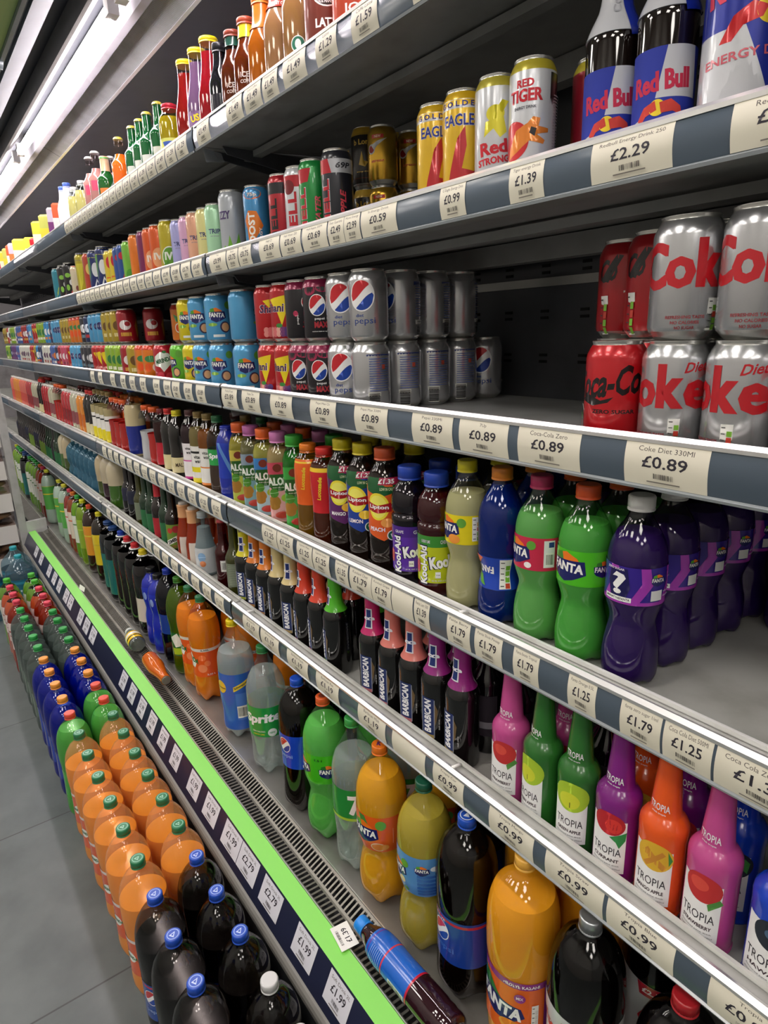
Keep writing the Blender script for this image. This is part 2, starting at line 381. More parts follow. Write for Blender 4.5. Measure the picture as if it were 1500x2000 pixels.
        if c.get('label'):
            l0, l1, lc = c['label'][:3]; lb = MB(); Q = [(l0, interp(P, l0) + .4)] + [(z, q + .4) for z, q in P if l0 < z < l1] + [(l1, interp(P, l1) + .4)]
            if len(c['label']) > 3:      # partial label: only an arc in mm
                s0, s1 = c['label'][3:5]; c['ra'] = interp(mm(P), (l0 + l1) / 2000)
                art(lb, [('r', s0, s1, l0, l1, lc)] + (c.get('art', []) if not lod else []), surf(P, .3), lambda x: mat('paper', x), step=4, zstep=6)
            else:
                lb.lathe(mm(Q), mat('film', lc), seg, fnm, cap=(False, False)); c['ra'] = interp(mm(P), (l0 + l1) / 2000)
                if c.get('bands'):
                    for q0, q1, cc in c['bands']: lb.lathe(mm([(q0, interp(P, q0) + .55), (q1, interp(P, q1) + .55)]), mat('film', cc), seg, fnm, cap=(False, False))
                if not lod and c.get('art'): art(lb, c['art'], surf(P, .6), lambda x: mat('film', x), step=4, zstep=6)
            c.pop('ra', None); parts.append(('label', lb))
        if c.get('text') and not lod:
            c['ra'] = interp(mm(P), c['text'][0][3] / 1000); tb = MB(); art(tb, c['text'], surf(P, .3), lambda x: mat('paper', x), step=4, zstep=6); c.pop('ra'); parts.append(('printed_name', tb))
        if c.get('handle'):
            hb = MB(); zz = (zt - 8) / 1000
            for a in (c['handle'],):
                hb.tube([(.019 * math.sin(2 * PI * i / 16), -.019 * math.cos(2 * PI * i / 16), zz) for i in range(17)], .003, mat('plastic', '#f2f2f2'), 6)
                hb.tube([(.019 + .02 - .02 * math.cos(2 * PI * i / 14), -.016 * math.sin(2 * PI * i / 14), zz - .002) for i in range(15)], .003, mat('plastic', '#f2f2f2'), 6)
            parts.append(('carry_handle', hb))
    if lod: 
        a = MB()
        for n, p in parts: a.merge(p)
        res = a.mesh(c['name'])
    else: res = [(n, p.mesh(n)) for n, p in parts]
    _built[k] = res; return res
ITEMS = []
def put(key, x, y, z, rot, shelf, row, lod=0, desc=None, tilt=None):
    ITEMS.append(dict(key=key, x=x, y=y, z=z, rot=rot, shelf=shelf, row=row, lod=lod, desc=desc, tilt=tilt))
def height(key):
    c = CAT[key]
    return c['h'] / 1000 if c['shape'] in ('can', 'box') else PROF[c['shape']][-1][0] * c.get('sc', 1) / 1000 + .012
def ordn(n): return '%d%s' % (n, 'th' if 10 <= n % 100 <= 20 else {1: 'st', 2: 'nd', 3: 'rd'}.get(n % 10, 'th'))
def assemble(key, o):
    first = {}
    for pn, me in build(key, 0):
        q = D.objects.new(pn, me); C.objects.link(q)
        q.parent = first.get({'drink': 'bottle', 'label': 'bottle', 'printed_name': 'bottle', 'pull_tab': 'lid', 'carry_handle': 'cap'}.get(pn), o)
        first.setdefault(pn, q)
def radius(key):
    c = CAT[key]
    if c['shape'] == 'can': return c['r'] / 1000 + .0012
    if c['shape'] == 'box': return .044
    r = max(q for z, q in PROF[c['shape']]) * c.get('rs', c.get('sc', 1)) / 1000
    if c.get('fn') is square: r *= 1.13
    return max(r + .0017, c.get('capr', 0) / 1000 + .001)
FRONT = {'top shelf': .6015, 'second shelf': .6025, 'third shelf': .6045, 'fourth shelf': .5965, 'fifth shelf': .5845, 'bottom deck': .5145}
def settle():       # nudge neighbours that would touch until each stands free
    for it in ITEMS: it['r'] = radius(it['key']); it['hx'], it['hy'] = it['x'], it['y']
    L = sorted(ITEMS, key=lambda i: i['x'])
    for _ in range(60):
        moved = False
        for i, a in enumerate(L):
            for b_ in L[i + 1:i + 40]:
                if b_['x'] - a['x'] > .16: break
                if abs(a['z'] - b_['z']) > .05: continue
                dx, dy = b_['x'] - a['x'], b_['y'] - a['y']; d = math.hypot(dx, dy); m = a['r'] + b_['r'] - d
                if m > 1e-5:
                    m = m / 2 + 1e-5; d = max(d, 1e-6); a['x'] -= dx / d * m; b_['x'] += dx / d * m; a['y'] -= dy / d * m; b_['y'] += dy / d * m; moved = True
            if _ < 40: a['x'] += (a['hx'] - a['x']) * .25; a['y'] += (a['hy'] - a['y']) * .05
            f = FRONT.get(a['shelf'])
            if f: a['y'] = max(a['y'], f + a['r'])
        L.sort(key=lambda i: i['x'])
        if not moved and _ > 40: break
def realize():
    settle()
    rows = {}
    for it in ITEMS: rows.setdefault((it['shelf'], it['row']), []).append(it)
    for (sh, row), L in rows.items():
        L.sort(key=lambda i: -i['x'])
        for n, it in enumerate(L):
            c = CAT[it['key']]; d = it['desc'] or c['desc']
            pl = 'first from right' if n == 0 else ordn(n + 1) + ' from right'
            lab = '%s, %s, %s' % (d, pl, (row + ', ' + sh) if row else sh)
            grp = c.get('group', c['cat'] + 's') + ' on ' + sh
            if it['lod']:
                o = D.objects.new(c['name'], build(it['key'], 1)); C.objects.link(o); tag(o, lab, c['cat'], grp)
            else:
                o = empty(c['name'], label=lab, cat=c['cat'], group=grp)
                assemble(it['key'], o)
            o.location = (it['x'], it['y'], it['z'] + .0005); o.rotation_euler = it['tilt'] or (0, 0, R(it['rot']))
def face(x, y, off=0):        # yaw that turns a label centre to the aisle, off degrees further towards the right
    return math.degrees(math.atan2(-x, y)) + off
# ------------------------------------------------------------------ catalogue: cans
def can(key, col, desc, art=None, far=None, h=115.2, r=33, name='drink_can', **k):
    reg(key, shape='can', h=h, r=r, col=col, desc=desc, art=art or [], far=far, name=name, cat='can', **k)
RED = '#c3202b'; SIL = '#c4c5c8'
can('diet', SIL, 'silver can with huge red lettering',
    [('t', 'Diet', 38, 90, 10, RED, 26, 6, .02, .4), ('t', 'C', -44, 70, 44, RED, 34, 0, .06), ('t', 'o', -14, 63, 29, RED, 27, 0, .07), ('t', 'k', 14, 71, 44, RED, 25, 0, .07), ('t', 'e', 40, 63, 29, RED, 26, 0, .07),
     ('t', 'REFRESHING TASTE', -6, 22, 3, '#a04048', 36), ('t', 'NO CALORIES', -6, 17, 3, '#a04048', 26), ('t', 'NO SUGAR', -6, 12, 3, '#a04048', 18)] + lights_box(20, 24, 11, 30) + barcode(80, 42, 22, 50, horiz=True), metal=True)
can('zero', '#c01822', 'bright red can with black cola script',
    [('t', 'Coca-Cola', -6, 72, 32, '#161213', 104, 6, .04, .45), ('p', [(-46, 52), (-30, 58), (-14, 52), (0, 56), (-6, 50), (-24, 46), (-40, 50)], '#161213'), ('t', 'ZERO SUGAR', 0, 40, 4.6, '#161213', 48, 0, .04)] + barcode(58, 18, 16, 24, horiz=True) + lights_box(-48, 24, 11, 44), metal=False)
can('zeroback', '#a8141e', 'red cola can showing its barcode', [('p', [(-34, 70), (-12, 98), (-4, 96), (-22, 66)], '#161213'), ('t', 'Co', -24, 80, 26, '#161213', 26, 8, .04, .4)] + barcode(8, 30, 20, 52, horiz=True) + lights_box(-26, 28, 11, 46))
can('pepsi', SIL, 'silver can with red white blue globe', globe(-8, 74, 22, 25) + [('t', 'diet', -12, 43, 5, '#26408c', 14, 0, .01), ('t', 'pepsi', -4, 33, 12, '#26408c', 36, 0, .0)] + [('r', 48, 92, 4, 96, '#26387c')] + [('r', 52, 88, z, z + 1.2, '#5a6cae') for z in range(40, 92, 4)] + barcode(62, 20, 22, 28, horiz=True) + globe(-98, 74, 18, 23), metal=True)
can('pepsiback', SIL, 'silver can showing its blue ingredients panel', [('r', -14, 30, 4, 96, '#2a3a7e')] + [('r', -10, 26, z, z + 1.3, '#5a6cae') for z in range(36, 92, 4)] + [('r', 12, 18, 72, 79, '#c0503c')] + barcode(-2, 20, 22, 28, horiz=True), metal=True)
can('cherry', '#17131a', 'black cola can with crimson cherry top', [('e', -18, 92, 12, 9, '#a0204c'), ('e', 8, 95, 14, 7, '#a0204c')] + globe(-4, 66, 16, 19) + [('t', 'pepsi', 0, 42, 5, '#e8e8e8', 18, 0, .02), ('t', 'MAX', 2, 32, 11, '#a82030', 24, 0, .06), ('t', 'maximum taste no sugar', 0, 20, 2.4, '#e8e8e8', 30)] + lights_box(30, 26, 11, 40), sh='#8c1c48')
can('cherryb', '#17131a', 'black cola can with small globe', globe(6, 74, 10, 12) + [('t', 'pepsi', -12, 44, 5, '#e8e8e8', 20, 90, .02), ('t', 'MAX', 8, 44, 17, '#b8283a', 34, 80, .06), ('e', -16, 54, 5, 5, '#b02a50')] + lights_box(34, 26, 11, 40), sh='#8c1c48')
can('berry', '#b3121c', 'red can with yellow flash and berries',
    [('p', [(-22, 84), (24, 92), (18, 60), (8, 34), (-2, 62)], '#f2d91c'), ('p', [(40, 84), (78, 92), (70, 60), (60, 34), (52, 62)], '#f2d91c'), ('t', 'Shani', -8, 68, 17, '#f0d8e0', 46, 0, .09, .1), ('t', 'Shani', -8, 68, 16, '#3b1c50', 44, 0, .03, .1)] +
    [('e', -18 + 9 * (i % 5), 26 - 8 * (i // 5), 6, 6, ['#e08c86', '#7a3c78', '#d96c70', '#5c3a80', '#e8a79c'][(i * 2) % 5]) for i in range(10)] + [('e', 2, 34, 7, 4, '#3c8a3c')], far=[('p', [(-22, 84), (24, 92), (8, 34)], '#f2d91c'), ('e', 0, 22, 22, 12, '#d98c86')])
for kk, cc, dd, ll in (('fblue', '#4f9fd0', 'light blue can with orange soda logo', '#5aa52c'), ('fyel', '#dcc915', 'yellow can with orange soda logo', '#5aa52c'), ('fgrn', '#5fb32a', 'lime green can with orange soda logo', '#2c7a2c')):
    can(kk, cc, dd, fanta(0, 66, 1.0, ll) + [('e', 18, 38, 12, 13, '#3c2a4a'), ('e', 19, 38, 9, 10, '#e6ae7c'), ('e', 30, 88, 9, 9, '#63a53a'), ('r', -12, 16, 15, 21, '#e8ecec'), ('e', -12, 44, 12, 4, '#8cba4a')] + fanta(62, 60, .6, ll),
        far=[('e', 0, 66, 20, 14, '#1b1f63'), ('r', -16, 14, 62, 71, '#f4f4f4'), ('e', 14, 40, 10, 11, '#e6ae7c')])
can('mirr', '#b8182a', 'crimson strawberry soda can', [('p', [(-30, 78), (-8, 92), (16, 88), (32, 66), (14, 50), (-2, 34), (-12, 48), (-32, 52)], '#eef2ec'), ('t', 'MIRINDA', 0, 68, 13, '#155c34', 52, 14, .06), ('e', -14, 22, 12, 12, '#d8324a'), ('e', 14, 20, 12, 12, '#d8324a'), ('e', 4, 92, 6, 4, '#2c7a3c')], far=[('e', 0, 66, 26, 18, '#eef2ec'), ('r', -20, 20, 62, 72, '#155c34'), ('e', 4, 22, 18, 12, '#d8324a')])
can('miro', '#e07a1c', 'orange soda can with tangerine slices', [('p', [(-28, 84), (-8, 74), (14, 88), (30, 78), (20, 62), (-20, 62)], '#3f8a4c'), ('e', -13, 44, 12, 14, '#f6ede0'), ('e', 15, 44, 12, 14, '#f6ede0'), ('e', -13, 44, 9, 11, '#f0561c'), ('e', 15, 44, 9, 11, '#f0561c')], far=[('e', 0, 70, 22, 10, '#3f8a4c'), ('e', -12, 44, 11, 13, '#f0561c'), ('e', 14, 44, 11, 13, '#f6e6d8')], sh='#cf3b20')
FARC = [('irn', '#3a5fa8', 'blue and orange can', '#e07a30', '#f0f0f0'), ('zing', '#a21a28', 'dark red can', '#e8e0e0', '#d8a03c'), ('vim', '#5b2a72', 'purple berry can', '#e8e4ea', '#a23a6a'), ('lilt', '#8fb52c', 'yellow green can', '#2c7a3c', '#f0f0d8'),
        ('cr7', '#2a2a34', 'black patterned can', '#d8d8dc', '#6a8a9a'), ('rub', '#2b8fd0', 'sky blue can', '#f0f0f0', '#e88a2c'), ('sup', '#d8d8d0', 'white patterned can', '#5a3a5a', '#a23a3a'), ('gol', '#b39a2c', 'gold can', '#6a4a1c', '#e8dca0'), ('pnk', '#c84a6a', 'pink can', '#f0e8ec', '#7a2a4a'), ('nav', '#23345e', 'navy can', '#c8d4e8', '#b8323a')]
for k_, c_, d_, a_, b_ in FARC:
    fa = [('e', 0, 62, 20, 16, a_), ('r', -18, 18, 26, 38, b_), ('e', 8, 66, 9, 8, c_), ('e', 70, 60, 20, 18, a_), ('p', [(40, 20), (60, 50), (48, 88), (34, 60)], b_)]
    can(k_, c_, d_, fa, fa)
# slim and tall cans on the second shelf
def slim(key, col, desc, art=None, far=None, h=135, r=26.5, **k): can(key, col, desc, art, far, h, r, **k)
slim('eagle', '#d8ae1e', 'gold slim can with red eagle', [('r', -83, 83, 112, 122, '#c9cbd0'), ('t', 'G O L D E N', 0, 117, 6.4, '#1d2b86', 58, 0, .03), ('t', 'EAGLE', -3, 99, 14, '#c8ccd8', 42, 0, .05), ('t', 'EAGLE', -3, 99, 13, '#1d2b86', 41, 0, .02),
    ('p', [(-14, 40), (-4, 78), (6, 92), (8, 70), (2, 44), (20, 40), (16, 34), (-2, 32), (-12, 26), (-16, 30)], '#b3242c'), ('p', [(2, 6), (38, 84), (38, 6)], '#1c2a8c'), ('p', [(38, 84), (56, 118), (83, 118), (83, 6), (38, 6)], '#1c2a8c'), ('t', 'ENERGY DRINK', -16, 14, 3.5, '#8a5a1c', 34)])
slim('redstrong', '#c9cbd0', 'silver slim can with yellow lion', [('e', 0, 92, 11, 9, '#d8cc2c'), ('p', [(-12, 84), (10, 88), (14, 72), (6, 66), (-2, 76), (-14, 68)], '#d8cc2c'), ('p', [(8, 92), (16, 104), (8, 106), (2, 98)], '#d8cc2c'), ('t', 'Red', -2, 56, 15, '#c5162a', 34, 6, .09), ('t', 'STRONG', -2, 42, 8, '#c5162a', 40, 6, .08), ('t', 'CLASSIC', -2, 24, 4, '#3a3a48', 28), ('t', 'ENERGY DRINK', -2, 17, 4, '#3a3a48', 42)], sh='#b8ac3c')
slim('redtiger', '#cfd1d6', 'silver slim can with leaping tiger', [('t', 'RED', -6, 108, 8, '#c5162a', 20, 0, .05), ('t', 'TIGER', -6, 96, 13, '#c5162a', 40, 0, .07), ('t', 'ENERGY DRINK', -6, 84, 3, '#3a3a48', 26), ('e', -20, 52, 20, 20, '#c9252c'),
    ('p', [(-26, 44), (-16, 62), (-2, 68), (4, 74), (12, 72), (10, 64), (22, 62), (22, 58), (8, 56), (18, 50), (16, 46), (0, 50), (-14, 40), (-28, 34)], '#e0822c'), ('p', [(2, 64), (8, 62), (6, 54), (0, 58)], '#1c1418'), ('r', 24, 54, 8, 118, '#1c1c22')] + [('r', 28, 28.8 + 16 + (z * 7 % 9), z, z + 1.2, '#b8bcc2') for z in range(14, 96, 3)], sh='#bcae34')
slim('redside', '#8c1a2a', 'dark red slim can', [('r', -6, 20, 14, 60, '#a02a3a')] + [('r', -4, 18, z, z + 1, '#d8b8bc') for z in range(16, 58, 3)], sh='#bcae34')
can('bull473', '#c9cbd0', 'tall silver and blue energy can', [('p', [(-104, 170 - 30), (-2, 150), (-2, 82), (-104, 82)], '#1a2a94'), ('p', [(-2, 150), (104, 150), (104, 10), (30, 10), (-2, 82)], '#1a2a94'), ('p', [(-40, 10), (-2, 82), (-40, 82)], '#c9cbd0'), ('p', [(-2, 82), (30, 10), (-30, 10), (-40, 60)], '#c9cbd0'),
    ('e', 16, 92, 11, 11, '#e8cc2c'), ('p', [(-22, 72), (-12, 90), (2, 98), (14, 94), (10, 86), (-4, 82), (-12, 72)], '#c8282c'), ('p', [(16, 94), (30, 98), (44, 88), (52, 74), (42, 76), (30, 84), (18, 86)], '#c8282c'), ('t', 'Red Bull', 6, 116, 22, '#c8204a', 84, 6, .06), ('t', 'ENERGY DRINK', 8, 62, 7, '#c85a68', 84, 4)], h=168, r=33)
slim('apple', '#23242c', 'black slim can with red side lettering', [('r', -83, 83, 98, 119, '#b8bac0'), ('t', '69P', 12, 109, 9, '#23242c', 26, 0, .04, .2), ('p', [(-40, 119), (-14, 119), (-8, 98), (-40, 98)], '#b81c2c'), ('t', 'HELL', -20, 52, 15, '#c8cad0', 76, 90, .12), ('t', 'HELL', -20, 52, 13, '#b81c2c', 74, 90, .08), ('t', 'APPLE', 10, 48, 10, '#d8465a', 50, 90, .04, .3)])
slim('water', '#17853a', 'green slim can with red side lettering', [('p', [(-40, 119), (0, 119), (-6, 98), (-40, 96)], '#b81c2c'), ('t', 'HELL', -18, 52, 15, '#d8dae0', 76, 90, .12), ('t', 'HELL', -18, 52, 13, '#b81c2c', 74, 90, .08), ('t', 'WATER', 10, 50, 10, '#dc5a6a', 50, 90, .04, .3)])
slim('hellw', '#c8cacf', 'silver slim can with red side lettering', [('r', -83, 83, 100, 119, '#b81c2c'), ('e', -14, 100, 12, 12, '#7a1420'), ('t', 'HELL', -8, 50, 18, '#b81c2c', 84, 90, .1)])
slim('classic', '#ab1a2a', 'red slim can with black side lettering', [('r', -83, 83, 100, 119, '#25252b'), ('t', 'HELL', -16, 52, 16, '#17171b', 80, 90, .1), ('t', 'CLASSIC', 12, 44, 9, '#1c2444', 60, 90, .04, .3)])
slim('boost', '#3c8ac0', 'blue and orange slim can', [('e', -4, 118, 20, 10, '#e07024'), ('p', [(-26, 2), (-26, 70), (-14, 88), (4, 86), (16, 60), (18, 2)], '#e07a24'), ('t', 'BOOST', -8, 48, 15, '#f4f2ea', 72, 90, .07), ('t', 'ENERGY', 10, 36, 6, '#f4e8d8', 40, 90), ('t', '75p', -4, 116, 8, '#f0dccc', 20, 0, .04)] + [('p', [(14, 4), (18, 4), (34 + 4 * i, 40 + 14 * i), (32 + 4 * i, 40 + 14 * i)], '#e8c02c') for i in range(4)])
slim('limesplash', '#a6abb2', 'grey can with green lime splash', [('p', [(-29, 2), (-29, 24), (-18, 36), (-10, 30), (-4, 56), (2, 34), (10, 40), (16, 60), (20, 34), (32, 40), (40, 2)], '#6fae34'), ('t', 'ZZY', -14, 96, 16, '#4a3a6a', 30, 0, .07), ('e', -8, 14, 8, 8, '#3c6a24'), ('e', -18, 10, 5, 5, '#3c6a24')], h=146, r=29)
for k_, c_, d_ in (('tmint', '#a8d8b0', 'pale mint slim can'), ('tyel', '#dcd490', 'pale yellow slim can'), ('tpeach', '#e0a88c', 'pale peach slim can'), ('tpink', '#d8a8cc', 'pale pink slim can'), ('tlil', '#a8a8dc', 'pale lilac slim can')):
    slim(k_, c_, d_, [('t', 'TRIP', -2, 76, 10, '#2b3468', 28, 0, .03), ('t', 'cbd infused', -2, 66, 2.6, '#8a8098', 20), ('t', 'TRIP', 60, 76, 10, '#2b3468', 28, 0, .03)], [('r', -12, 12, 72, 82, '#2b3468')])
slim('ivo', '#b8a81c', 'olive yellow can with white ring', [('e', 0, 52, 25, 28, '#e8ece0'), ('e', 0, 52, 22, 25, '#5f9a2c'), ('t', 'IVI', -2, 56, 20, '#e8ece0', 26, 0, .06)] + [('e', -24 + 8 * i, 26 + (i % 3) * 5, 4, 8, '#4c8a2c') for i in range(7)], [('e', 0, 52, 24, 27, '#e8ece0'), ('e', 0, 52, 21, 24, '#5f9a2c')], h=146, r=29)
slim('vio', '#d8581c', 'orange can with white ring', [('e', 0, 60, 22, 26, '#e8a070'), ('t', 'IVI', 0, 64, 18, '#f2e8dc', 30, 0, .06), ('e', -8, 24, 12, 8, '#f0a030')], [('e', 0, 60, 20, 24, '#e8a070'), ('r', -12, 12, 56, 70, '#f2e8dc')], h=146)
slim('vpur', '#7a2458', 'purple and yellow slim can', [], [('r', -30, 30, 96, 120, '#d8b82c'), ('e', 0, 80, 16, 12, '#c8203c'), ('p', [(-20, 10), (20, 50), (20, 10)], '#e0902c')], h=146)
slim('oran', '#e57a20', 'plain orange slim can', [], None, h=148)
slim('lime', '#76b83c', 'lime green slim can', [], [('e', 0, 40, 16, 16, '#4c9a2c')], h=138)
slim('vblue', '#1c4a94', 'blue slim can with red oval', [], [('e', 0, 100, 18, 12, '#c8203c'), ('p', [(-20, 10), (0, 60), (20, 10)], '#c03a4a')])
slim('vyel', '#d8c02c', 'yellow and red slim can', [], [('e', 0, 96, 16, 20, '#c8203c'), ('r', -22, 22, 8, 50, '#d8582c')])
slim('tallyel', '#b8a824', 'tall olive yellow can', [], [('r', -30, 30, 140, 166, '#23286a'), ('p', [(-26, 10), (-4, 60), (4, 130), (-26, 130)], '#d8d03c')], h=168, r=30)
slim('tallblu', '#1c2c6a', 'tall navy can', [], [('r', -30, 30, 130, 150, '#c8c03c'), ('e', 0, 90, 14, 24, '#e8ecf0'), ('p', [(-20, 10), (0, 60), (20, 10)], '#e8ecf0'), ('r', -30, -18, 10, 130, '#6ab83c')], h=158, r=30)
slim('cream', '#d8ccb0', 'cream can with orange top', [], [('r', -30, 30, 118, 134, '#d8582c'), ('e', 0, 50, 6, 10, '#8a4a4a')], h=136)
slim('monst', '#1c1a1e', 'black tall can with green splashes', [], [('e', -6, 108, 12, 9, '#8cc84c'), ('e', 8, 80, 10, 12, '#e8e8e8'), ('e', -10, 60, 8, 12, '#8cc84c'), ('e', 10, 36, 10, 14, '#c8424c'), ('e', -8, 24, 8, 8, '#e8e8e8')], h=158, r=31)
slim('tallred', '#b8442c', 'tall orange red can', [], [('e', 0, 100, 16, 20, '#e8c86a')], h=158, r=29)
slim('tallteal', '#2c8aa0', 'tall teal can', [], [('p', [(-26, 10), (0, 80), (20, 10)], '#c8dc4c')], h=158, r=29)
slim('tallgold', '#a8862c', 'tall gold can', [], [('e', 0, 90, 14, 22, '#3c2c14')], h=158, r=29)
slim('gold', '#d8aa3c', 'small gold can with red winged emblem', [('r', -14, 8, 74, 80, '#b8282c'), ('t', 'NEW', -3, 77, 4, '#e8dcc0', 12), ('e', -16, 58, 8, 8, '#c8cacc'), ('e', -16, 58, 6, 6, '#a8282c'), ('p', [(-16, 64), (-2, 70), (14, 74), (-4, 62), (-10, 56)], '#c8cacc'), ('t', 'strong', -4, 38, 6, '#b8482c', 24, 0, .03)], h=96, r=26.5, metal=True)
slim('blong', '#1c1714', 'black can with gold rim', [('r', -83, 83, 92, 102, '#c8a43c'), ('t', 'b Long', -2, 76, 12, '#c8a43c', 36, 0, .04), ('p', [(-10, 40), (-4, 62), (0, 46), (8, 44), (2, 36)], '#c8a43c'), ('t', 'energy drink', -2, 28, 2.8, '#b8963c', 26), ('r', -83, 83, 6, 18, '#5a2a1c')], h=103, r=26.5, sh='#b8963c')
# ------------------------------------------------------------------ bottles
def bot(key, shape, desc, **k):
    k.setdefault('name', 'drink_bottle'); k.setdefault('cat', 'bottle'); reg(key, shape=shape, desc=desc, **k)
# fifth shelf (500 ml)
stripes = [('p', [(s, 106), (s + 10, 106), (s + 26, 130), (s + 22, 150), (s + 12, 150), (s + 14, 132)], '#a43ab0') for s in range(-108, 100, 34)]
bot('fpur', 'fanta500', 'purple soda bottle, question mark label', cap='#d8d8d6', drink='#5c3c90', shell='#b8a8c8', fill=.86, fn=twist(petal(.012)), label=(106, 150, '#35208c'), bands=[(106, 110, '#a43ab0')],
    art=stripes + [('p', [(-28, 146), (-8, 148), (-4, 126), (-10, 108), (-26, 112), (-30, 130)], '#1a1450'), ('t', '?', -17, 130, 26, '#f2f2f2', 16, 0, .03), ('r', -34, -2, 109, 114.5, '#f2f2f2'), ('t', '#WHATTHEFANTA', -18, 111.7, 3, '#1a1a1a', 29, 0, .02), ('t', 'ZERO SUGAR', -22, 146.5, 2.6, '#e8e0f0', 22)] + fanta(26, 136, .42) + [('r', 18, 32, 112, 124, '#e8e8ea'), ('t', 'what is it', 40, 122, 2.4, '#d8c8e8', 12), ('t', 'scan here', 40, 117, 2.4, '#d8c8e8', 12)])
bot('fgreen', 'fanta500', 'bright green soda bottle, orange cap', cap='#d9572a', drink='#80cc74', shell='#c8e8c4', fill=.84, fn=twist(petal(.012)), label=(106, 150, '#4fc21e'), art=fanta(-20, 129, 1.12, '#3c8a2c') + fanta(26, 128, .62, '#3c8a2c') + [('t', '500 ml', 52, 120, 4, '#2c6a1c', 14)])
bot('fpink', 'fanta500', 'green soda bottle with pink red label', cap='#b0305c', drink='#94d088', shell='#d0e8cc', fill=.84, fn=twist(petal(.012)), label=(106, 150, '#cc2c4c'), art=fanta(-28, 129, 1.05) + [('e', -4, 140, 6, 6, '#63a53a'), ('e', -8, 113, 5, 4, '#f4ecec'), ('r', 12, 26, 111, 147, '#e8e8ea'), ('r', 18, 25, 138, 145, '#2c3c80'), ('r', 36, 44, 118, 149, '#3cb0a8')] + barcode(19, 122, 10, 18))
bot('fblueb', 'fanta500', 'blue soda bottle, upside down logo', cap='#d8802c', drink='#16489a', shell='#8ab0d8', fill=.95, fn=twist(petal(.012)), sc=1.0, label=(56, 104, '#1c44b4'), art=[('t', 'FANTA', -20, 84, 11, '#f4f4f4', 34, 180, .06), ('p', [(-36, 76), (-26, 62), (-14, 60), (-22, 74)], '#5aa52c'), ('p', [(-36, 92), (-28, 104), (-16, 102), (-24, 92)], '#e05a3c')] + lights_box(12, 80, 14, 44, 'RGGG'))
bot('fyelb', 'fanta500', 'cloudy white soda bottle with yellow label', cap='#d4c828', drink='#d8d6b4', shell='#e8e8d8', fill=.84, fn=twist(petal(.012)), label=(106, 150, '#e8d61a'), art=fanta(-28, 130, 1.05) + [('e', -2, 139, 7, 7, '#63a53a'), ('e', -14, 114, 10, 7, '#f09a3c')] + lights_box(20, 130, 13, 36, 'GGRA') + [('e', 44, 142, 6, 6, '#2a2a2a')] + [('r', 38, 52, z, z + 1, '#6a6420') for z in range(112, 134, 3)])
bot('fclear', 'fanta500', 'clear soda bottle with yellow cap', cap='#b8ac28', drink='#a8a890', shell='#d8d8d0', fill=.8, label=(106, 150, '#b8a82c'))
def kool(key, desc, col, dk, cap, band, bt):
    bot(key, 'kool500', desc, cap=cap, capr=19, caph=22, drink=dk, shell='#d0c8d0', fill=.93, label=(25, 102, col), bands=[(84, 102, band)],
        art=[('t', bt, -18, 93, 5, '#d8d0e0', 16), ('t', bt, 18, 93, 6, '#d8d0e0', 24), ('t', 'Kool-Aid', -22, 54, 15, '#14103c', 66, 90, .14), ('t', 'Kool-Aid', -22, 54, 13, '#f4f4f4', 62, 90, .09), ('t', 'Kool-Aid', 20, 62, 22, '#14103c', 66, 8, .14), ('t', 'Kool-Aid', 20, 62, 20, '#f4f4f4', 62, 8, .09), ('r', -2, 6, 34, 44, '#e8e8e8'), ('t', '10 CAL', 2, 39, 2.4, '#222222', 6), ('t', '20 FL OZ (1.25 PT) 591 mL', 14, 29, 3, '#d8d0e0', 44), ('e', -34, 50, 5, 12, '#b8282c')])
kool('kgrape', 'black grape drink bottle with purple label', '#5a2ca4', '#1c1420', '#2444a8', '#4a2488', 'GRAPE')
kool('klime', 'dark red drink bottle with lime label', '#b9c41a', '#5a1018', '#2444a8', '#3c8a34', 'CHERRY LIME')
def lip(key, desc, cap, body, pc, price, fl, fr):
    bot(key, 'tea500', desc, cap=cap, capr=18, caph=20, drink='#241510', shell='#d0c8c0', fill=.9, label=(64, 172, '#1c120e'),
        art=[('p', [(-50, 172), (50, 172), (46, 150), (28, 122), (20, 76), (-2, 62), (-30, 72), (-50, 90)], body), ('p', [(-46, 172), (44, 172), (30, 150), (-4, 140), (-34, 148)], '#1c5a30'), ('p', [(-8, 172), (40, 172), (38, 160), (-10, 160)], pc),
             ('t', price, 4, 166, 8, '#f2f2f2', 28, 0, .04, .1), ('t', 'LOW IN CALORIES', 8, 153, 5, '#cfe0b0', 30, 0, .02), ('e', -12, 122, 20, 24, '#f0e03c'), ('e', -12, 122, 16, 20, '#f6ee6a'), ('p', [(-34, 130), (-12, 124), (12, 130), (12, 114), (-12, 110), (-34, 114)], '#a8141e'), ('t', 'Lipton', -11, 120.5, 9, '#f6f6f6', 36, 0, .04),
             ('e', 4, 94, 11, 8, fr), ('t', fl, -14, 82, 7, '#f0e8f0', 28, 0, .05), ('e', 12, 72, 9, 9, '#e8f0e8'), ('e', 12, 72, 7.5, 7.5, '#1c5a3c'), ('t', 'R', 12, 72, 7, '#e8f0e8', 5, 20, .06)])
lip('lmango', 'iced tea bottle with mango label', '#c8b81c', '#5a2060', '#a8244a', '£1.25', 'MANGO', '#f0b83c')
lip('llemon', 'iced tea bottle with blue lemon label', '#c8b81c', '#1c3c94', '#a8244a', '£1.25', 'LEMON', '#f0c83c')
lip('lpeach', 'iced tea bottle with orange peach label', '#c8542c', '#dc5a1e', '#a8244a', '£1.35', 'PEACH', '#f0a04c')
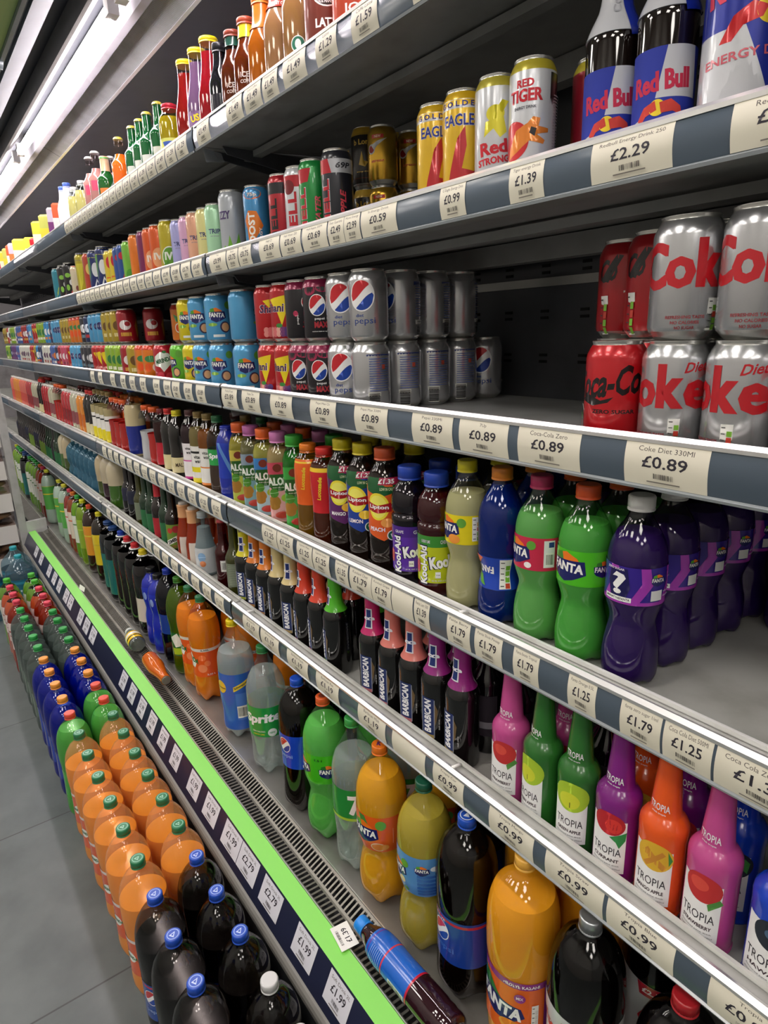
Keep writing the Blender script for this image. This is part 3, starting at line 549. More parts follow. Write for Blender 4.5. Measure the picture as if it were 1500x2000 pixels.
bot('luco', 'sport500', 'amber energy bottle with orange sleeve', cap='#e07a24', capr=17, caph=18, drink='#8a6a14', shell='#e8dcb0', fill=.9, label=(72, 166, '#e2601a'), bands=[(158, 166, '#f0c82c')], art=[('t', 'Lucozade', -14, 128, 8, '#e8cc2c', 46, 84, .05), ('r', 6, 22, 84, 104, '#e8e8e8')] + barcode(14, 94, 12, 16, None) + [('r', 6, 20, z, z + 1.2, '#f0a070') for z in range(110, 156, 4)])
bot('luco2', 'sport500', 'dark energy bottle with red sleeve', cap='#d0302c', capr=17, caph=18, drink='#5c2814', shell='#e0c8b0', fill=.9, label=(68, 158, '#c41c24'), bands=[(150, 158, '#f0c82c')], art=[('t', 'Lucozade', -14, 118, 8, '#e8cc2c', 46, 84, .05)] + barcode(16, 84, 14, 20) + [('r', 6, 20, z, z + 1.2, '#e07a70') for z in range(100, 146, 4)])
def aloe(key, desc, cap, top, low, dk, shell='#e8ecd0'):
    bot(key, 'sq500', desc, cap=cap, capr=19, caph=23, drink=dk, shell=shell, fill=.9, fn=square, label=(6, 140, low), bands=[(100, 140, top)],
        art=[('e', -6, 128, 9, 9, '#7a3424'), ('r', -30, 16, 84, 114, '#2c5c24'), ('e', -4, 86, 18, 10, '#2c5c24'), ('t', 'ALOE', -7, 98, 18, '#f2f4ea', 40, 0, .05), ('t', 'drink with pulp', -6, 84, 3, '#e8ecd0', 24), ('e', -16, 50, 13, 16, '#a8762c'), ('e', -16, 72, 9, 10, '#4c8a2c'), ('e', 8, 42, 14, 12, low if low != '#c8d878' else '#dcd03c'), ('e', 10, 60, 12, 9, '#9cb83c'), ('e', -2, 22, 14, 8, '#c8463c')])
aloe('agreen', 'green aloe bottle with green cap', '#3ca83c', '#3ca040', '#4cb04c', '#3c9a3c', '#a0d8a0')
aloe('apink', 'aloe bottle, pink label, pink cap', '#cc7ab4', '#c8485c', '#e0a0a0', '#c8a890')
aloe('ablue', 'aloe bottle, blue label, orange cap', '#e8682a', '#3c80c0', '#a8c8d0', '#c0b868')
aloe('agrape', 'aloe bottle, grey label, pink cap', '#b868a4', '#8898a8', '#7aa0a8', '#807868')
aloe('apine', 'aloe bottle, yellow label, orange cap', '#d8602a', '#c8b84c', '#b8c048', '#b8a84c')
bot('bluegel', 'tea500', 'royal blue sculpted sports bottle', opaque='#1c2c9c', matte=1, cap='#1c2c9c', capr=16, caph=8, sc=.92, label=(60, 150, '#1c38b0'), art=[('p', [(-30, 150), (-20, 150), (14, 70), (6, 66)], '#5a8ad0'), ('t', 'ENERGISE', 14, 104, 6, '#8aa8d8', 60, 90, .03)])
bot('sprs', 'slim500', 'clear lemonade bottle, green label', cap='#2c6a40', drink='#6a5046', shell='#c8c8c0', fill=.6, label=(84, 126, '#2ca04c'), art=[('t', 'Sprite', -4, 108, 18, '#f0f4f0', 58, 4, .05, .2), ('e', 6, 91, 6, 6, '#e8f0e8')])
bot('vit1', 'slim500', 'amber flavoured water bottle with white label', cap='#8a7444', drink='#b07024', shell='#d8ccb0', fill=.84, label=(20, 120, '#e8e6e2'), bands=[(20, 70, '#e08030')], art=[('t', 'vitamin', 0, 108, 8, '#2a2a2a', 34), ('t', 'water', 0, 96, 8, '#2a2a2a', 28)])
bot('vit2', 'slim500', 'pale flavoured water bottle with yellow label', cap='#8a7444', drink='#a89c70', shell='#d8d4c0', fill=.84, label=(16, 118, '#e8e6e2'), bands=[(16, 60, '#e4d41c'), (98, 104, '#1c1c1c')], art=[('t', 'vitamin', 0, 88, 9, '#1c1c1c', 36, 0, .04), ('t', 'water', 0, 76, 9, '#1c1c1c', 30, 0, .04)])
bot('vit3', 'slim500', 'dark berry flavoured water bottle with magenta label', cap='#5a3a3a', drink='#3c1c2c', shell='#c8b8c0', fill=.84, label=(16, 118, '#e8e2e6'), bands=[(16, 70, '#c42c90')], art=[('t', 'vitamin', 0, 104, 8, '#1c1c1c', 34), ('t', 'water', 0, 92, 8, '#1c1c1c', 28)])
bot('stout', 'slim500', 'black malt drink bottle with yellow cap', cap='#d8cc2c', opaque='#14100e', label=(16, 62, '#d8cc9c'), sc=.95, art=[('t', 'MALT', 0, 40, 12, '#3c2c1c', 30)])
bot('stoutr', 'slim500', 'black malt drink bottle with red cap', cap='#c83030', opaque='#14100e', label=(16, 62, '#d8cc9c'), sc=.95)
bot('darkred', 'sport500', 'deep red juice bottle with red label', cap='#7a2c30', drink='#4c1218', shell='#c8a0a0', label=(20, 90, '#b81c30'))
bot('sportr', 'sport500', 'red sports drink bottle with orange cap', cap='#e0602a', capr=18, drink='#a81c18', shell='#e0c0c0')
bot('sportw', 'sport500', 'clear sports drink bottle with orange cap', cap='#e0602a', capr=18, drink='#b8bcc0', shell='#e0e4e8', thin=.5)
bot('milky', 'spr2', 'milky bottle with blue cap and blue label', cap='#2c4ca0', drink='#c8b890', shell='#e8e0d0', sc=.72, label=(10, 110, '#22308c'))
for k_, c_, d_ in (('jpink', '#d86a5a', 'pink juice bottle with white cap'), ('jor', '#d8862c', 'orange juice bottle with white cap'), ('jred', '#b02c34', 'red juice bottle with white cap'), ('jwht', '#b8b49c', 'pale juice bottle with white cap'), ('jgrn', '#8ab03c', 'green juice bottle with white cap'), ('jyel', '#d0b03c', 'yellow juice bottle with white cap')):
    bot(k_, 'sport500', d_, cap='#f0ece8', capr=17, caph=14, opaque=c_, sc=.94, label=(34, 90, {'jpink': '#c84a40', 'jor': '#c86a20', 'jred': '#8c2028', 'jwht': '#8c4a50', 'jgrn': '#d8d0c0', 'jyel': '#b85a30'}[k_]))
# fourth row down: black malt bottles and coloured syrups
def barb(key, desc, foil, strip, lid='#e8e8e8'):
    bot(key, 'neck330', desc, opaque='#0c0a0a', foil=foil, foilz=.62, foilart=[('r', -14, -1, 152, 190, '#d8d8e0'), ('r', -12, -3, 154, 188, '#20306c'), ('t', 'B', -7.5, 171, 22, '#e8e8f0', 6, 90)],
        label=(26, 100, '#1e2f63', -30, -6), art=[('r', -30, -6, 26, 33, strip), ('r', -31, -29.5, 26, 100, '#8a8f9c'), ('r', -6.5, -5, 28, 98, '#8a8f9c'), ('t', 'BARBICAN', -18, 67, 13, '#f2f2f4', 60, 90, .05), ('t', 'malt drink', 2, 54, 2.4, '#b8b8b8', 20, 90), ('p', [(-5, 92), (0, 80), (-2, 60), (-5, 50)], '#6a5434')])
barb('bplum', 'black malt bottle with plum neck foil', '#8c2476', '#b09a5c')
barb('bsal', 'black malt bottle with salmon neck foil', '#d87a70', '#c87a80')
barb('bpink', 'black malt bottle with hot pink neck foil', '#c02468', '#c87a80')
barb('bgreen', 'black malt bottle with green neck foil', '#55b82c', '#7aa83c')
barb('bred', 'black malt bottle with red neck foil', '#d8432c', '#b8443c')
barb('bcream', 'black malt bottle with cream neck foil', '#d8c48c', '#b8a06c')
barb('borange', 'black malt bottle with orange neck foil', '#e08030', '#b8844c')
barb('byellow', 'black malt bottle with yellow neck foil', '#d8d02c', '#a8b03c')
bot('bplain', 'neck330', 'black bottle with small grey label', opaque='#0c0a0c', label=(36, 110, '#2c2630', -24, 20), art=[('r', -14, 12, 50, 62, '#8a8890')])
def trop(key, desc, col, fruit, nm):
    bot(key, 'trop', desc, opaque=col, matte=1, cap='#a8a8a8', crown=True, label=(22, 98, '#ececec', -32, 14),
        art=fruit + [('t', 'TROPIA', -9, 53, 11.5, '#26242c', 36, 0, .0), ('t', nm, -9, 40, 5, '#3c2c34', 32, 0, .04), ('t', 'flavoured juice drink', -9, 33, 2.4, '#8a8a8a', 34), ('t', 'product of tropia 250ml', -9, 28, 2.4, '#8a8a8a', 36)],
        text=[('t', 'TROPIA', -7, 148, 9, '#e8e8ea', 24, 0, .01), ('t', 'drink tropia', -7, 140, 2.4, '#e8e8ea', 16)])
ap = [('e', -8, 92, 24, 22, '#a8c82c'), ('e', -10, 86, 14, 12, '#d0d832'), ('r', -9, -8, 76, 84, '#4a4a1c')]
st = [('e', -6, 90, 20, 18, '#c02c2c'), ('e', -10, 94, 10, 8, '#d84a3c'), ('p', [(2, 74), (12, 82), (16, 76), (8, 70), (2, 64), (0, 72)], '#4c8a3c')]
cu = [('e', -8, 92, 20, 16, '#b81c24'), ('e', -2, 90, 10, 10, '#d8342c'), ('p', [(-2, 76), (14, 84), (13, 72), (6, 60), (2, 68), (-6, 74)], '#2c8a44')]
ma = [('e', -6, 88, 21, 19, '#dcae2c'), ('p', [(-20, 90), (-14, 98), (8, 78), (4, 72)], '#c8862c'), ('p', [(-18, 76), (-14, 72), (6, 94), (2, 98)], '#c8862c'), ('p', [(8, 100), (14, 88), (10, 80)], '#3c8a3c')]
bb = [('e', -2, 86, 20, 18, '#1c2430'), ('e', -6, 88, 5, 5, '#46607c'), ('p', [(8, 96), (14, 90), (12, 76), (4, 84)], '#3c8a3c')]
trop('tstraw', 'pink syrup bottle with strawberry label', '#c04a8c', st, 'STRAWBERRY')
trop('tapple', 'green syrup bottle with apple label', '#2c6c2a', ap, 'GREEN APPLE')
trop('tcurr', 'purple syrup bottle with currant label', '#7c1c7c', cu, 'CURRANT')
trop('tmango', 'orange syrup bottle with mango label', '#e8581a', ma, 'MANGO APPLE')
trop('thaw', 'bright blue syrup bottle with dark berry label', '#1440c0', bb, 'HAWAII')
bot('redcarb', 'neck330', 'deep red bottle with red cap', drink='#5c0e20', shell='#c88a90', cap='#c84048', crown=True, sc=.88, label=(60, 92, '#d8d0d0', -10, 10), art=barcode(0, 76, 16, 28))
bot('olive', 'neck330', 'olive green bottle with grey label', opaque='#3a3c14', sc=.92, cap='#6a6a5c', crown=True, label=(40, 104, '#6f7a66', -26, 22), art=[('r', -20, 16, z, z + 1.2, '#9aa090') for z in range(46, 100, 5)])
bot('clrglass', 'juice', 'clear glass bottle with silver label', drink='#d0dce0', shell='#eef4f6', cap='#c0c8cc', label=(10, 86, '#c4c8cc'), thin=.35, art=[('e', -10, 60, 12, 14, '#8ab0d8'), ('e', -8, 40, 9, 9, '#e08a5a')])
bot('orglass', 'juice', 'orange glass bottle with white oval label', drink='#c8641c', shell='#e0b080', cap='#d8d0c8', label=(14, 84, '#d8ccc0', -20, 14), foil='#d8a070', foilz=.8)
bot('simba', 'neck330', 'dark cider style bottle with apple label', opaque='#1c120e', sc=.95, label=(20, 100, '#6a8a2c', -30, 24), art=[('e', 8, 84, 12, 12, '#a8242c'), ('e', -12, 80, 9, 9, '#b83a2c'), ('p', [(-30, 44), (24, 70), (24, 52), (-30, 26)], '#f0f0ea'), ('t', 'SIMBA', -3, 48, 12, '#1c1c1c', 46, 26, .05), ('t', 'CIDER', 4, 28, 7, '#b0442c', 26)])
bot('redak', 'neck330', 'dark bottle with red label and red neck', opaque='#1c1212', foil='#b82430', foilz=.72, label=(24, 92, '#a81c28', -28, 24), art=[('t', 'AK', 4, 56, 20, '#e8e0e0', 24, 0, .04)])
bot('greenb', 'neck330', 'dark green bottle with green neck', opaque='#12301c', cap='#6ab83c', crown=True, sc=.97, label=(24, 92, '#24683c', -28, 24), art=[('t', 'CISTAR', 0, 60, 10, '#d8e0c8', 52, 80, .03), ('e', 0, 34, 8, 7, '#d8cc4c')])
bot('mirg', 'neck330', 'black cola glass bottle', opaque='#100c0e', cap='#3c3c40', crown=True, sc=.97, label=(80, 130, '#1c2038', -24, 20), art=globe(-6, 106, 10, 12))
bot('wrapped', 'pep25', 'sparkling juice bottle wrapped in paper', opaque='#3c4c1c', foil='#b8a888', foilz=.42, sc=.66, rs=.8, cap='#b8a02c')
bot('wrappedg', 'pep25', 'green sparkling bottle wrapped in pale paper', opaque='#3c6420', foil='#c0b498', foilz=.48, sc=.66, rs=.85, cap='#b8a02c')
bot('wrappedp', 'pep25', 'purple sparkling bottle wrapped in paper', opaque='#301424', foil='#b8ac94', foilz=.45, sc=.66, rs=.8, cap='#b8a02c')
bot('bluewater', 'fan15', 'large blue water bottle', shell='#7cb0c8', hazy=.3, hz='#5a9ab8', cap='#b8d0dc', sc=.60, rs=.95)
# bottom deck
bot('d25fanta', 'fan25', 'huge orange soda bottle, orange purple label', drink='#ffc63e', shell='#f6e8cc', fill=.86, fn=petal(.03), label=(62, 168, '#e8661c'), bands=[(156, 168, '#8c2c84')], capr=15, cap='#e8b04c',
    art=[('t', 'HEDİYE KAZAN!', 10, 162, 7, '#f0e8f0', 52, 0, .05), ('p', [(-62, 150), (-44, 150), (-30, 136), (-16, 120), (-30, 104), (-56, 96)], '#2c7a3c'), ('p', [(-60, 132), (10, 120), (16, 104), (-2, 92), (-30, 88), (-60, 98)], '#1b1f63'), ('t', 'FANTA', -24, 111, 22, '#f4f4f4', 72, -6, .06), ('e', -4, 84, 18, 11, '#f0a83c'), ('e', -4, 87, 14, 8, '#e88a24'), ('e', 8, 140, 8, 8, '#8c2c84'), ('t', 'MIX', 8, 140, 5, '#f0d8f0', 10), ('r', 44, 56, 64, 168, '#7c2480'), ('t', '2,5 L', 22, 68, 6, '#f0e8e0', 22)] + lights_box(30, 106, 10, 44, 'WWWW'))
bot('d25pepsi', 'pep25', 'tall black cola bottle with blue label', drink='#120a08', shell='#c0b8b0', fill=.9, fn=petal(.03), label=(80, 168, '#173e9c'), bands=[(158, 163, '#b82438')], cap='#1f52c0', capart=[('e', 0, 0, 11, 11, '#e0e8f4'), ('e', 0, 0, 9.5, 9.5, '#1f52c0'), ('p', [(-5, -4), (5, -4), (0, 6)], '#e0e8f4')],
    art=[('t', '2.5 L YE', -40, 170 - 12, 4, '#e8e8f0', 30)] + globe(-34, 136, 17, 19) + [('t', 'pepsi', -28, 106, 13, '#3a68c0', 40, 0, .02)])
bot('dfblue', 'fan15', 'cloudy lemon soda bottle with blue label', drink='#d4c76c', shell='#e8e4c0', fill=.87, fn=petal(.03), label=(128, 212, '#5a94d0'), cap='#1c5a44', art=fanta(-42, 176, 1.0) + [('e', -24, 192, 8, 8, '#6aa83c'), ('e', -30, 156, 7, 7, '#e8dc9c'), ('e', -24, 138, 6, 5, '#4c8a3c')] + fanta(8, 188, .6) + [('e', 30, 192, 8, 5, '#e8f0f4')] + [('r', 0, 34, z, z + 5, '#3468b4') for z in range(134, 176, 8)])
bot('dforange', 'fan15', 'orange soda bottle with orange label', drink='#ffd452', shell='#f0e0b0', fill=.87, fn=petal(.03), label=(128, 208, '#e8601c'), cap='#ee7a22', capart=[('t', 'K', 0, 0, 12, '#5a2c6a', 8, 0, .1)], art=[('p', [(-40, 206), (-24, 206), (-16, 190), (-30, 184)], '#4c8a3c')] + fanta(-26, 172, 1.35) + [('e', 8, 192, 10, 10, '#63a53a'), ('e', 2, 142, 15, 11, '#f0d0a0'), ('e', 2, 142, 13, 9, '#ee8a34'), ('e', 14, 142, 9, 8, '#e8942c'), ('r', 30, 31, 150, 184, '#f0a070')])
bot('d7up', 'spr2', 'clear lemon lime bottle with green label', drink='#e8f0ec', shell='#f4f8f8', thin=.25, fill=.8, fn=petal(.03), label=(130, 200, '#2a8a3c'), cap='#3ca04c', rs=.95, art=[('t', '7', 4, 166, 44, '#f2f2f0', 26, 0, .06), ('e', 32, 160, 14, 14, '#c8342c'), ('r', -150, 150, 130, 136, '#a8c83c')])
bot('dfgreen', 'fan15', 'bright green soda bottle with orange red cap', drink='#86d87a', shell='#d4ecd0', fill=.87, fn=petal(.03), label=(150, 218, '#44b81e'), cap='#e4602a', capart=[('e', 0, 0, 8, 8, '#8a3c2c')], art=fanta(-50, 184, 1.1, '#2c7a2c') + fanta(14, 180, .95, '#2c7a2c') + [('t', '1.5 l', -6, 208, 5, '#1c4a1c', 16, 0, .03)])
bot('d15pepsi', 'mirf', 'black cola bottle with bright blue label', drink='#120a08', shell='#b8b0a8', fill=.88, fn=petal(.03), label=(120, 205, '#1c46c8'), cap='#1f52c8', art=globe(-26, 178, 16, 19) + [('t', 'pepsi', -24, 150, 11, '#8aa8e8', 34), ('t', '1,5L', 26, 128, 8, '#e8ecf4', 22, 0, .04), ('r', 16, 26, 140, 156, '#6a90e0')])
bot('dsprite', 'spr2', 'clear lemonade bottle with green label', drink='#eaf0ee', shell='#f4f8f8', thin=.25, fill=.84, fn=petal(.032), label=(112, 192, '#259a44'), cap='#2c7c44', art=[('t', 'Sprite', -2, 160, 32, '#f4f6f4', 96, 5, .07, .15), ('t', 'ZERO CALORIES', -12, 128, 4, '#d8e8d8', 34), ('t', 'LEMON LIME', -12, 120, 4, '#c8d83c', 30), ('e', 22, 124, 11, 11, '#e8f0ea'), ('t', 'NEW', 22, 124, 5, '#259a44', 13, 0, .05)])
bot('dschw', 'spr2', 'clear tonic bottle, blue label, yellow cap', drink='#eaf0f0', shell='#f4f8f8', thin=.3, fill=.78, fn=petal(.03), label=(30, 196, '#2f62c4'), cap='#efd41c', capart=[('t', 'III', 0, 0, 9, '#3a3a2c', 12)], art=[('e', -34, 156, 18, 18, '#e8c23a'), ('t', 'Schweppes', -34, 154, 7, '#2c2c3c', 34, 0, .04), ('p', [(4, 160), (44, 178), (44, 164), (4, 146)], '#e8c83c'), ('t', 'Schweppes', 24, 162, 8, '#2c2c3c', 38, 24, .03), ('r', 8, 40, 60, 140, '#4a78d0')] + barcode(22, 84, 26, 36))
bot('dmir', 'mir', 'orange soda bottle with orange and white label', drink='#ffb43e', shell='#f4dcb4', fill=.84, fn=petal(.03), label=(84, 176, '#e85a20'), bands=[(166, 176, '#e8e4dc')], cap='#2c7c50', capart=[('e', 0, 0, 10, 10, '#8ac0a4'), ('e', 0, 0, 8, 8, '#2c7c50'), ('p', [(-4, -4), (4, -4), (0, 5)], '#8ac0a4')], art=[('t', '2,25L', 14, 171, 6, '#2a2a2a', 24, 0, .04), ('p', [(-64, 158), (-34, 158), (-16, 128), (-24, 112), (-52, 118)], '#eef0ea'), ('t', 'MIRINDA', -38, 140, 16, '#1c6c3c', 62, -12, .07), ('e', 4, 146, 11, 9, '#f27a44'), ('e', 18, 128, 9, 9, '#f27a44'), ('e', 2, 112, 14, 13, '#f08a5c'), ('t', '2,25 L', 26, 92, 6, '#f4e8e0', 24)])
bot('ddew', 'mir', 'yellow green soda bottle', drink='#6f8c10', shell='#c8d090', fill=.9, label=(70, 150, '#2c6a2c'), cap='#3c7c2c', art=[('p', [(-40, 130), (-10, 150), (10, 110), (-20, 100)], '#e8e8e0'), ('p', [(-34, 96), (10, 100), (0, 78), (-30, 74)], '#a8c82c')])
bot('ddark', 'mir', 'dark cola bottle with blue cap', drink='#14101c', shell='#9aa0b8', fill=.9, label=(110, 180, '#20409c'), cap='#2038a8')
bot('dboost', 'boost1', 'blue energy bottle with black cap', opaque='#16249a', matte=1, cap='#1c1c20', capr=16, label=(30, 220, '#1a2cb0'), art=[('t', 'BOOST', 4, 116, 18, '#8aa0dc', 84, 90, .02), ('t', 'BOOST', 4, 116, 16, '#16249a', 82, 90, .0), ('t', '£1.59', 4, 206, 9, '#e8ecf8', 24, 0, .05), ('e', -22, 190, 7, 14, '#8aa0dc')])
for k_, c_, d_, lb in (('cred', '#d02c34', 'dark cola bottle, red cap, white ring', '#1c1416'), ('cblue', '#2444b4', 'dark cola bottle, blue cap, white ring', '#1c1416'), ('cyel', '#d8c424', 'dark cola bottle, yellow cap, white ring', '#d8ccc0')):
    bot(k_, 'mirf', d_, drink='#0e0a0c', shell='#8a8488', fill=.92, cap=c_, label=(60, 150, lb), handle=1)
bot('teal', 'pepsi2l', 'dark bottle with navy cap and teal label', drink='#101418', shell='#8a9094', fill=.92, cap='#24447c', capr=20, caph=14, label=(40, 190, '#1c6a68'), art=[('e', -8, 158, 10, 14, '#a83a3c'), ('e', -4, 110, 11, 14, '#e8e8e8'), ('e', -4, 110, 7, 9, '#1c3c4c')])
def tea(key, desc, cap, a, b, dk): bot(key, 'pepsi2l', desc, drink=dk, shell='#d8d4c8', fill=.93, cap=cap, label=(90, 230, a), bands=[(180, 230, b)], rs=.88)
tea('ityel', 'iced tea bottle with yellow cap and yellow label', '#d8cc24', '#d8c024', '#c8b42c', '#1c140c')
tea('itor', 'iced tea bottle with orange cap', '#d8502c', '#d8902c', '#d8c43c', '#2a1810')
tea('jl', 'lime drink bottle with lime cap', '#d8dc30', '#8ca82c', '#a8c83c', '#6a8a10')
tea('jg', 'green drink bottle with green cap', '#3cac4c', '#d8dcd0', '#3c7a3c', '#5c8a10')
tea('jo', 'orange capped drink bottle with pale label', '#e07a34', '#d8c8b8', '#c85a34', '#7a3414')
tea('jp', 'pink capped drink bottle with pale label', '#d0405c', '#dcd0c8', '#c84a4a', '#7a2414')
tea('jc', 'clear green water bottle with yellow cap', '#d4d040', '#58a84c', '#d8c83c', '#9ab0a0')
bot('dketo', 'pep25', 'black cola bottle, silver label and cap', drink='#100c0c', shell='#a8a4a4', fill=.9, fn=petal(.03), label=(60, 205, '#c8cacc'), cap='#b8bcc0', capm=True, caph=20, art=[('t', 'oke', -44, 172, 24, RED, 40, -10, .06), ('t', 'Diet Coke', 10, 190, 9, RED, 52, 0, .04), ('r', -16, 30, 70, 140, '#d8b8bc')] + [('r', -12, 26, z, z + 2, '#b0484c') for z in range(76, 136, 7)])
bot('dketo2', 'pep25', 'black diet cola bottle with big red letter', drink='#100c0c', shell='#a8a4a4', fill=.9, label=(70, 225, '#b8babc'), cap='#b8bcc0', capm=True, art=[('p', [(-30, 225), (10, 225), (4, 208), (-26, 206)], '#a82030'), ('t', '£2.19', -10, 216, 8, '#e8e0e0', 26, 0, .04), ('t', 'C', -4, 166, 50, RED, 46, 0, .04)])
bot('ccola', 'pep25', 'black cola bottle with red and silver label', drink='#100c0c', shell='#a8a4a4', fill=.9, label=(60, 170, '#a81c28'), cap='#a82028', art=[('p', [(-50, 170), (-30, 170), (0, 70), (-50, 60)], '#c8c8ca')])
# floor rows
bot('fpepsi', 'pepsi2l', 'black cola bottle with blue cap', drink='#120c0a', shell='#b8b4b0', fill=.74, fn=petal(.03), label=(62, 150, '#1d4596'), bands=[(142, 146, '#c0284a')], cap='#2450bc', capart=[('e', 0, 0, 10.5, 10.5, '#9ab4e8'), ('e', 0, 0, 9, 9, '#2450bc'), ('p', [(-5, -5), (5, -5), (0, 6)], '#c8d8f4'), ('p', [(-2.5, -3), (2.5, -3), (0, 3)], '#2450bc')], art=globe(-10, 118, 16, 18) + [('t', 'pepsi', -8, 84, 10, '#8aa4d8', 34)])
bot('fwhite', 'pepsi2l', 'black cola bottle with white cap', drink='#120c0a', shell='#b8b4b0', fill=.78, fn=petal(.03), label=(62, 150, '#a8acb0'), cap='#d0d0d0')
bot('forange', 'mirf', 'orange soda bottle with green cap', drink='#ffb42c', shell='#fbe8d0', hazy=.22, hz='#f4bd80', fill=.76, fn=petal(.03), label=(66, 158, '#d8603a'), bands=[(150, 158, '#e8dcd4')], cap='#2a7a50', capart=[('e', 0, 0, 10.5, 10.5, '#8ac4a8'), ('e', 0, 0, 9, 9, '#2a7a50'), ('p', [(-5, -4), (5, -4), (0, 5)], '#a8d8c0'), ('p', [(-2.5, -2.5), (2.5, -2.5), (0, 2)], '#2a7a50')], art=[('e', -14, 110, 14, 12, '#eef0e8'), ('r', 18, 34, 80, 104, '#e8e8e0'), ('t', 'MIRINDA', -14, 110, 8, '#1c6c3c', 36, 0, .05)])
bot('fgreenf', 'mirf', 'green soda bottle with red cap', drink='#7cc474', shell='#d0ecc8', fill=.9, label=(70, 158, '#3ca02c'), cap='#e0503c')
bot('fbluef', 'mirf', 'vivid blue soda bottle with orange cap', drink='#1034a8', shell='#8aa4e0', fill=.95, label=(70, 158, '#1838a0'), cap='#ee9a3a')
bot('fclearf', 'mirf', 'clear lemonade bottle with green cap', shell='#c4ccc8', hazy=.25, hz='#6c7874', drink='#98a4a0', thin=.35, fill=.8, label=(70, 158, '#56685c'), cap='#34a04c')
bot('fpinkf', 'mirf', 'amber drink bottle with pink cap and white label', shell='#e0b0a0', drink='#a84420', fill=.95, label=(120, 240, '#dcc4c0'), bands=[(180, 205, '#a83a3c')], cap='#e0485c', fn=None, rs=.98)
bot('flimef', 'mirf', 'green drink bottle with green cap and white label', shell='#c0d8a0', drink='#5c8a2c', fill=.95, label=(120, 240, '#d0d4c4'), cap='#50b83c')
bot('w5', 'big5', 'large water bottle with teal cap', shell='#c8dce4', hazy=.12, hz='#8ab0c0', cap='#2ca0ac', capr=17, caph=18, label=(110, 200, '#1c5c74'), bands=[(178, 190, '#2c8098')], art=[('t', 'water', 10, 145, 14, '#c8e0e8', 40)])
# top shelf glass
def juice(key, desc, cap, dk, **k): bot(key, 'juice', desc, cap=cap, capr=19.5, caph=11, drink=dk, shell='#e8e4e0', fill=.88, **k)
juice('tjred', 'tall red juice bottle with yellow cap', '#e4cc20', '#b01828')
juice('tjpur', 'pale purple juice bottle with yellow cap', '#e4cc20', '#8a6a98', label=(10, 60, '#7a5a84'), art=[('t', 'USG', -4, 48, 14, '#e0cc2c', 34, 10, .05), ('e', 0, 22, 10, 12, '#6a9a3c'), ('e', 12, 16, 9, 9, '#e0a02c')])
juice('tjred2', 'dark red juice bottle with yellow cap', '#e4cc20', '#a81c1c')
bot('tyelj', 'jar', 'yellow juice bottle with red cap', cap='#c8283c', capr=19, caph=12, drink='#c8b424', shell='#e8e8c8', label=(10, 52, '#d8dc6c'), art=[('p', [(-18, 44), (14, 46), (10, 30), (-12, 28)], '#3c5ca8')])
bot('tblack', 'small', 'black glass bottle with dark cap', opaque='#141418', cap='#1c1c20', label=(20, 60, '#1c1c24'))
bot('ticed', 'small', 'brown iced coffee bottle', cap='#8a3c2c', capr=17, caph=12, drink='#7a4428', shell='#d8c0b0', sc=1.05, foil='#1c4a3c', foilz=.86, rs=1.12, text=[('t', 'ICED', 0, 58, 9, '#d8c8b8', 26), ('t', 'COFFEE', 0, 47, 6, '#d8c8b8', 28)])
bot('tbrown', 'small', 'brown coffee bottle with yellow neck', cap='#a84c34', capr=17, caph=12, drink='#8a4a24', shell='#d8c0a8', foil='#e0c82c', foilz=.82, sc=1.05, rs=1.12, text=[('t', 'ICED', 0, 58, 9, '#e0d0c0', 26), ('t', 'COFFEE', 0, 47, 6, '#e0d0c0', 28)])
bot('tcara', 'small', 'caramel coffee bottle with orange neck', cap='#e08030', capr=17, caph=12, drink='#c88a3c', shell='#e8d0a8', foil='#e0701c', foilz=.72, sc=1.12, rs=1.15)
bot('tfrap', 'small', 'cream coffee bottle with red neck', cap='#7c1c1c', capr=17, caph=12, drink='#b89878', shell='#e8dccc', foil='#9c3020', foilz=.72, sc=1.2, rs=1.2, foilart=[('t', 'CREAMY COFFEE', 0, 128, 6, '#e8d8c8', 34)])
bot('tfrap2', 'small', 'cream coffee bottle with round green badge', cap='#e0e0dc', capr=17, caph=12, drink='#b8966c', shell='#e8dccc', sc=1.25, rs=1.25, text=[('e', -4, 44, 12, 12, '#e8e8e0'), ('e', -4, 44, 10.5, 10.5, '#1c6c50'), ('e', -4, 44, 5, 7, '#e8e8e0')])
can('tlatte', '#7c3428', 'large brown and white latte carton can', [('r', -130, 130, 95, 170, '#e8e0dc'), ('e', 0, 104, 30, 36, '#f0ece8'), ('e', 0, 104, 28, 34, '#3c2a26'), ('e', 0, 104, 18, 22, '#f0ece8'), ('e', 0, 104, 9, 14, '#3c2a26'), ('t', '100% ARABICA', 0, 76, 6, '#e8e0dc', 32, 0, .05), ('t', 'LATTE', 0, 48, 12, '#f0ece8', 40, 0, .06)], h=190, r=37)
can('tred', '#c04428', 'orange red carton beside the latte', [('e', 0, 60, 14, 12, '#8ab03c'), ('t', 'ICE', 0, 40, 12, '#f0ece8', 30)], h=170, r=34)
bot('tgrn', 'neck330', 'small green glass bottle', opaque='#155a2c', cap='#c8b84c', crown=True, sc=.66, rs=.85, label=(18, 50, '#d8dcd0', -20, 20))
bot('tgrn2', 'neck330', 'dark green bottle with green cap', opaque='#1c5a24', cap='#3cb84c', crown=True, sc=.62, rs=.95, foil='#d8b088', foilz=.72, label=(14, 50, '#d87a34', -20, 12))
bot('torange', 'neck330', 'orange soda glass bottle', drink='#ea6a1a', shell='#f0dcc8', cap='#c8b84c', crown=True, sc=.68, rs=.9)
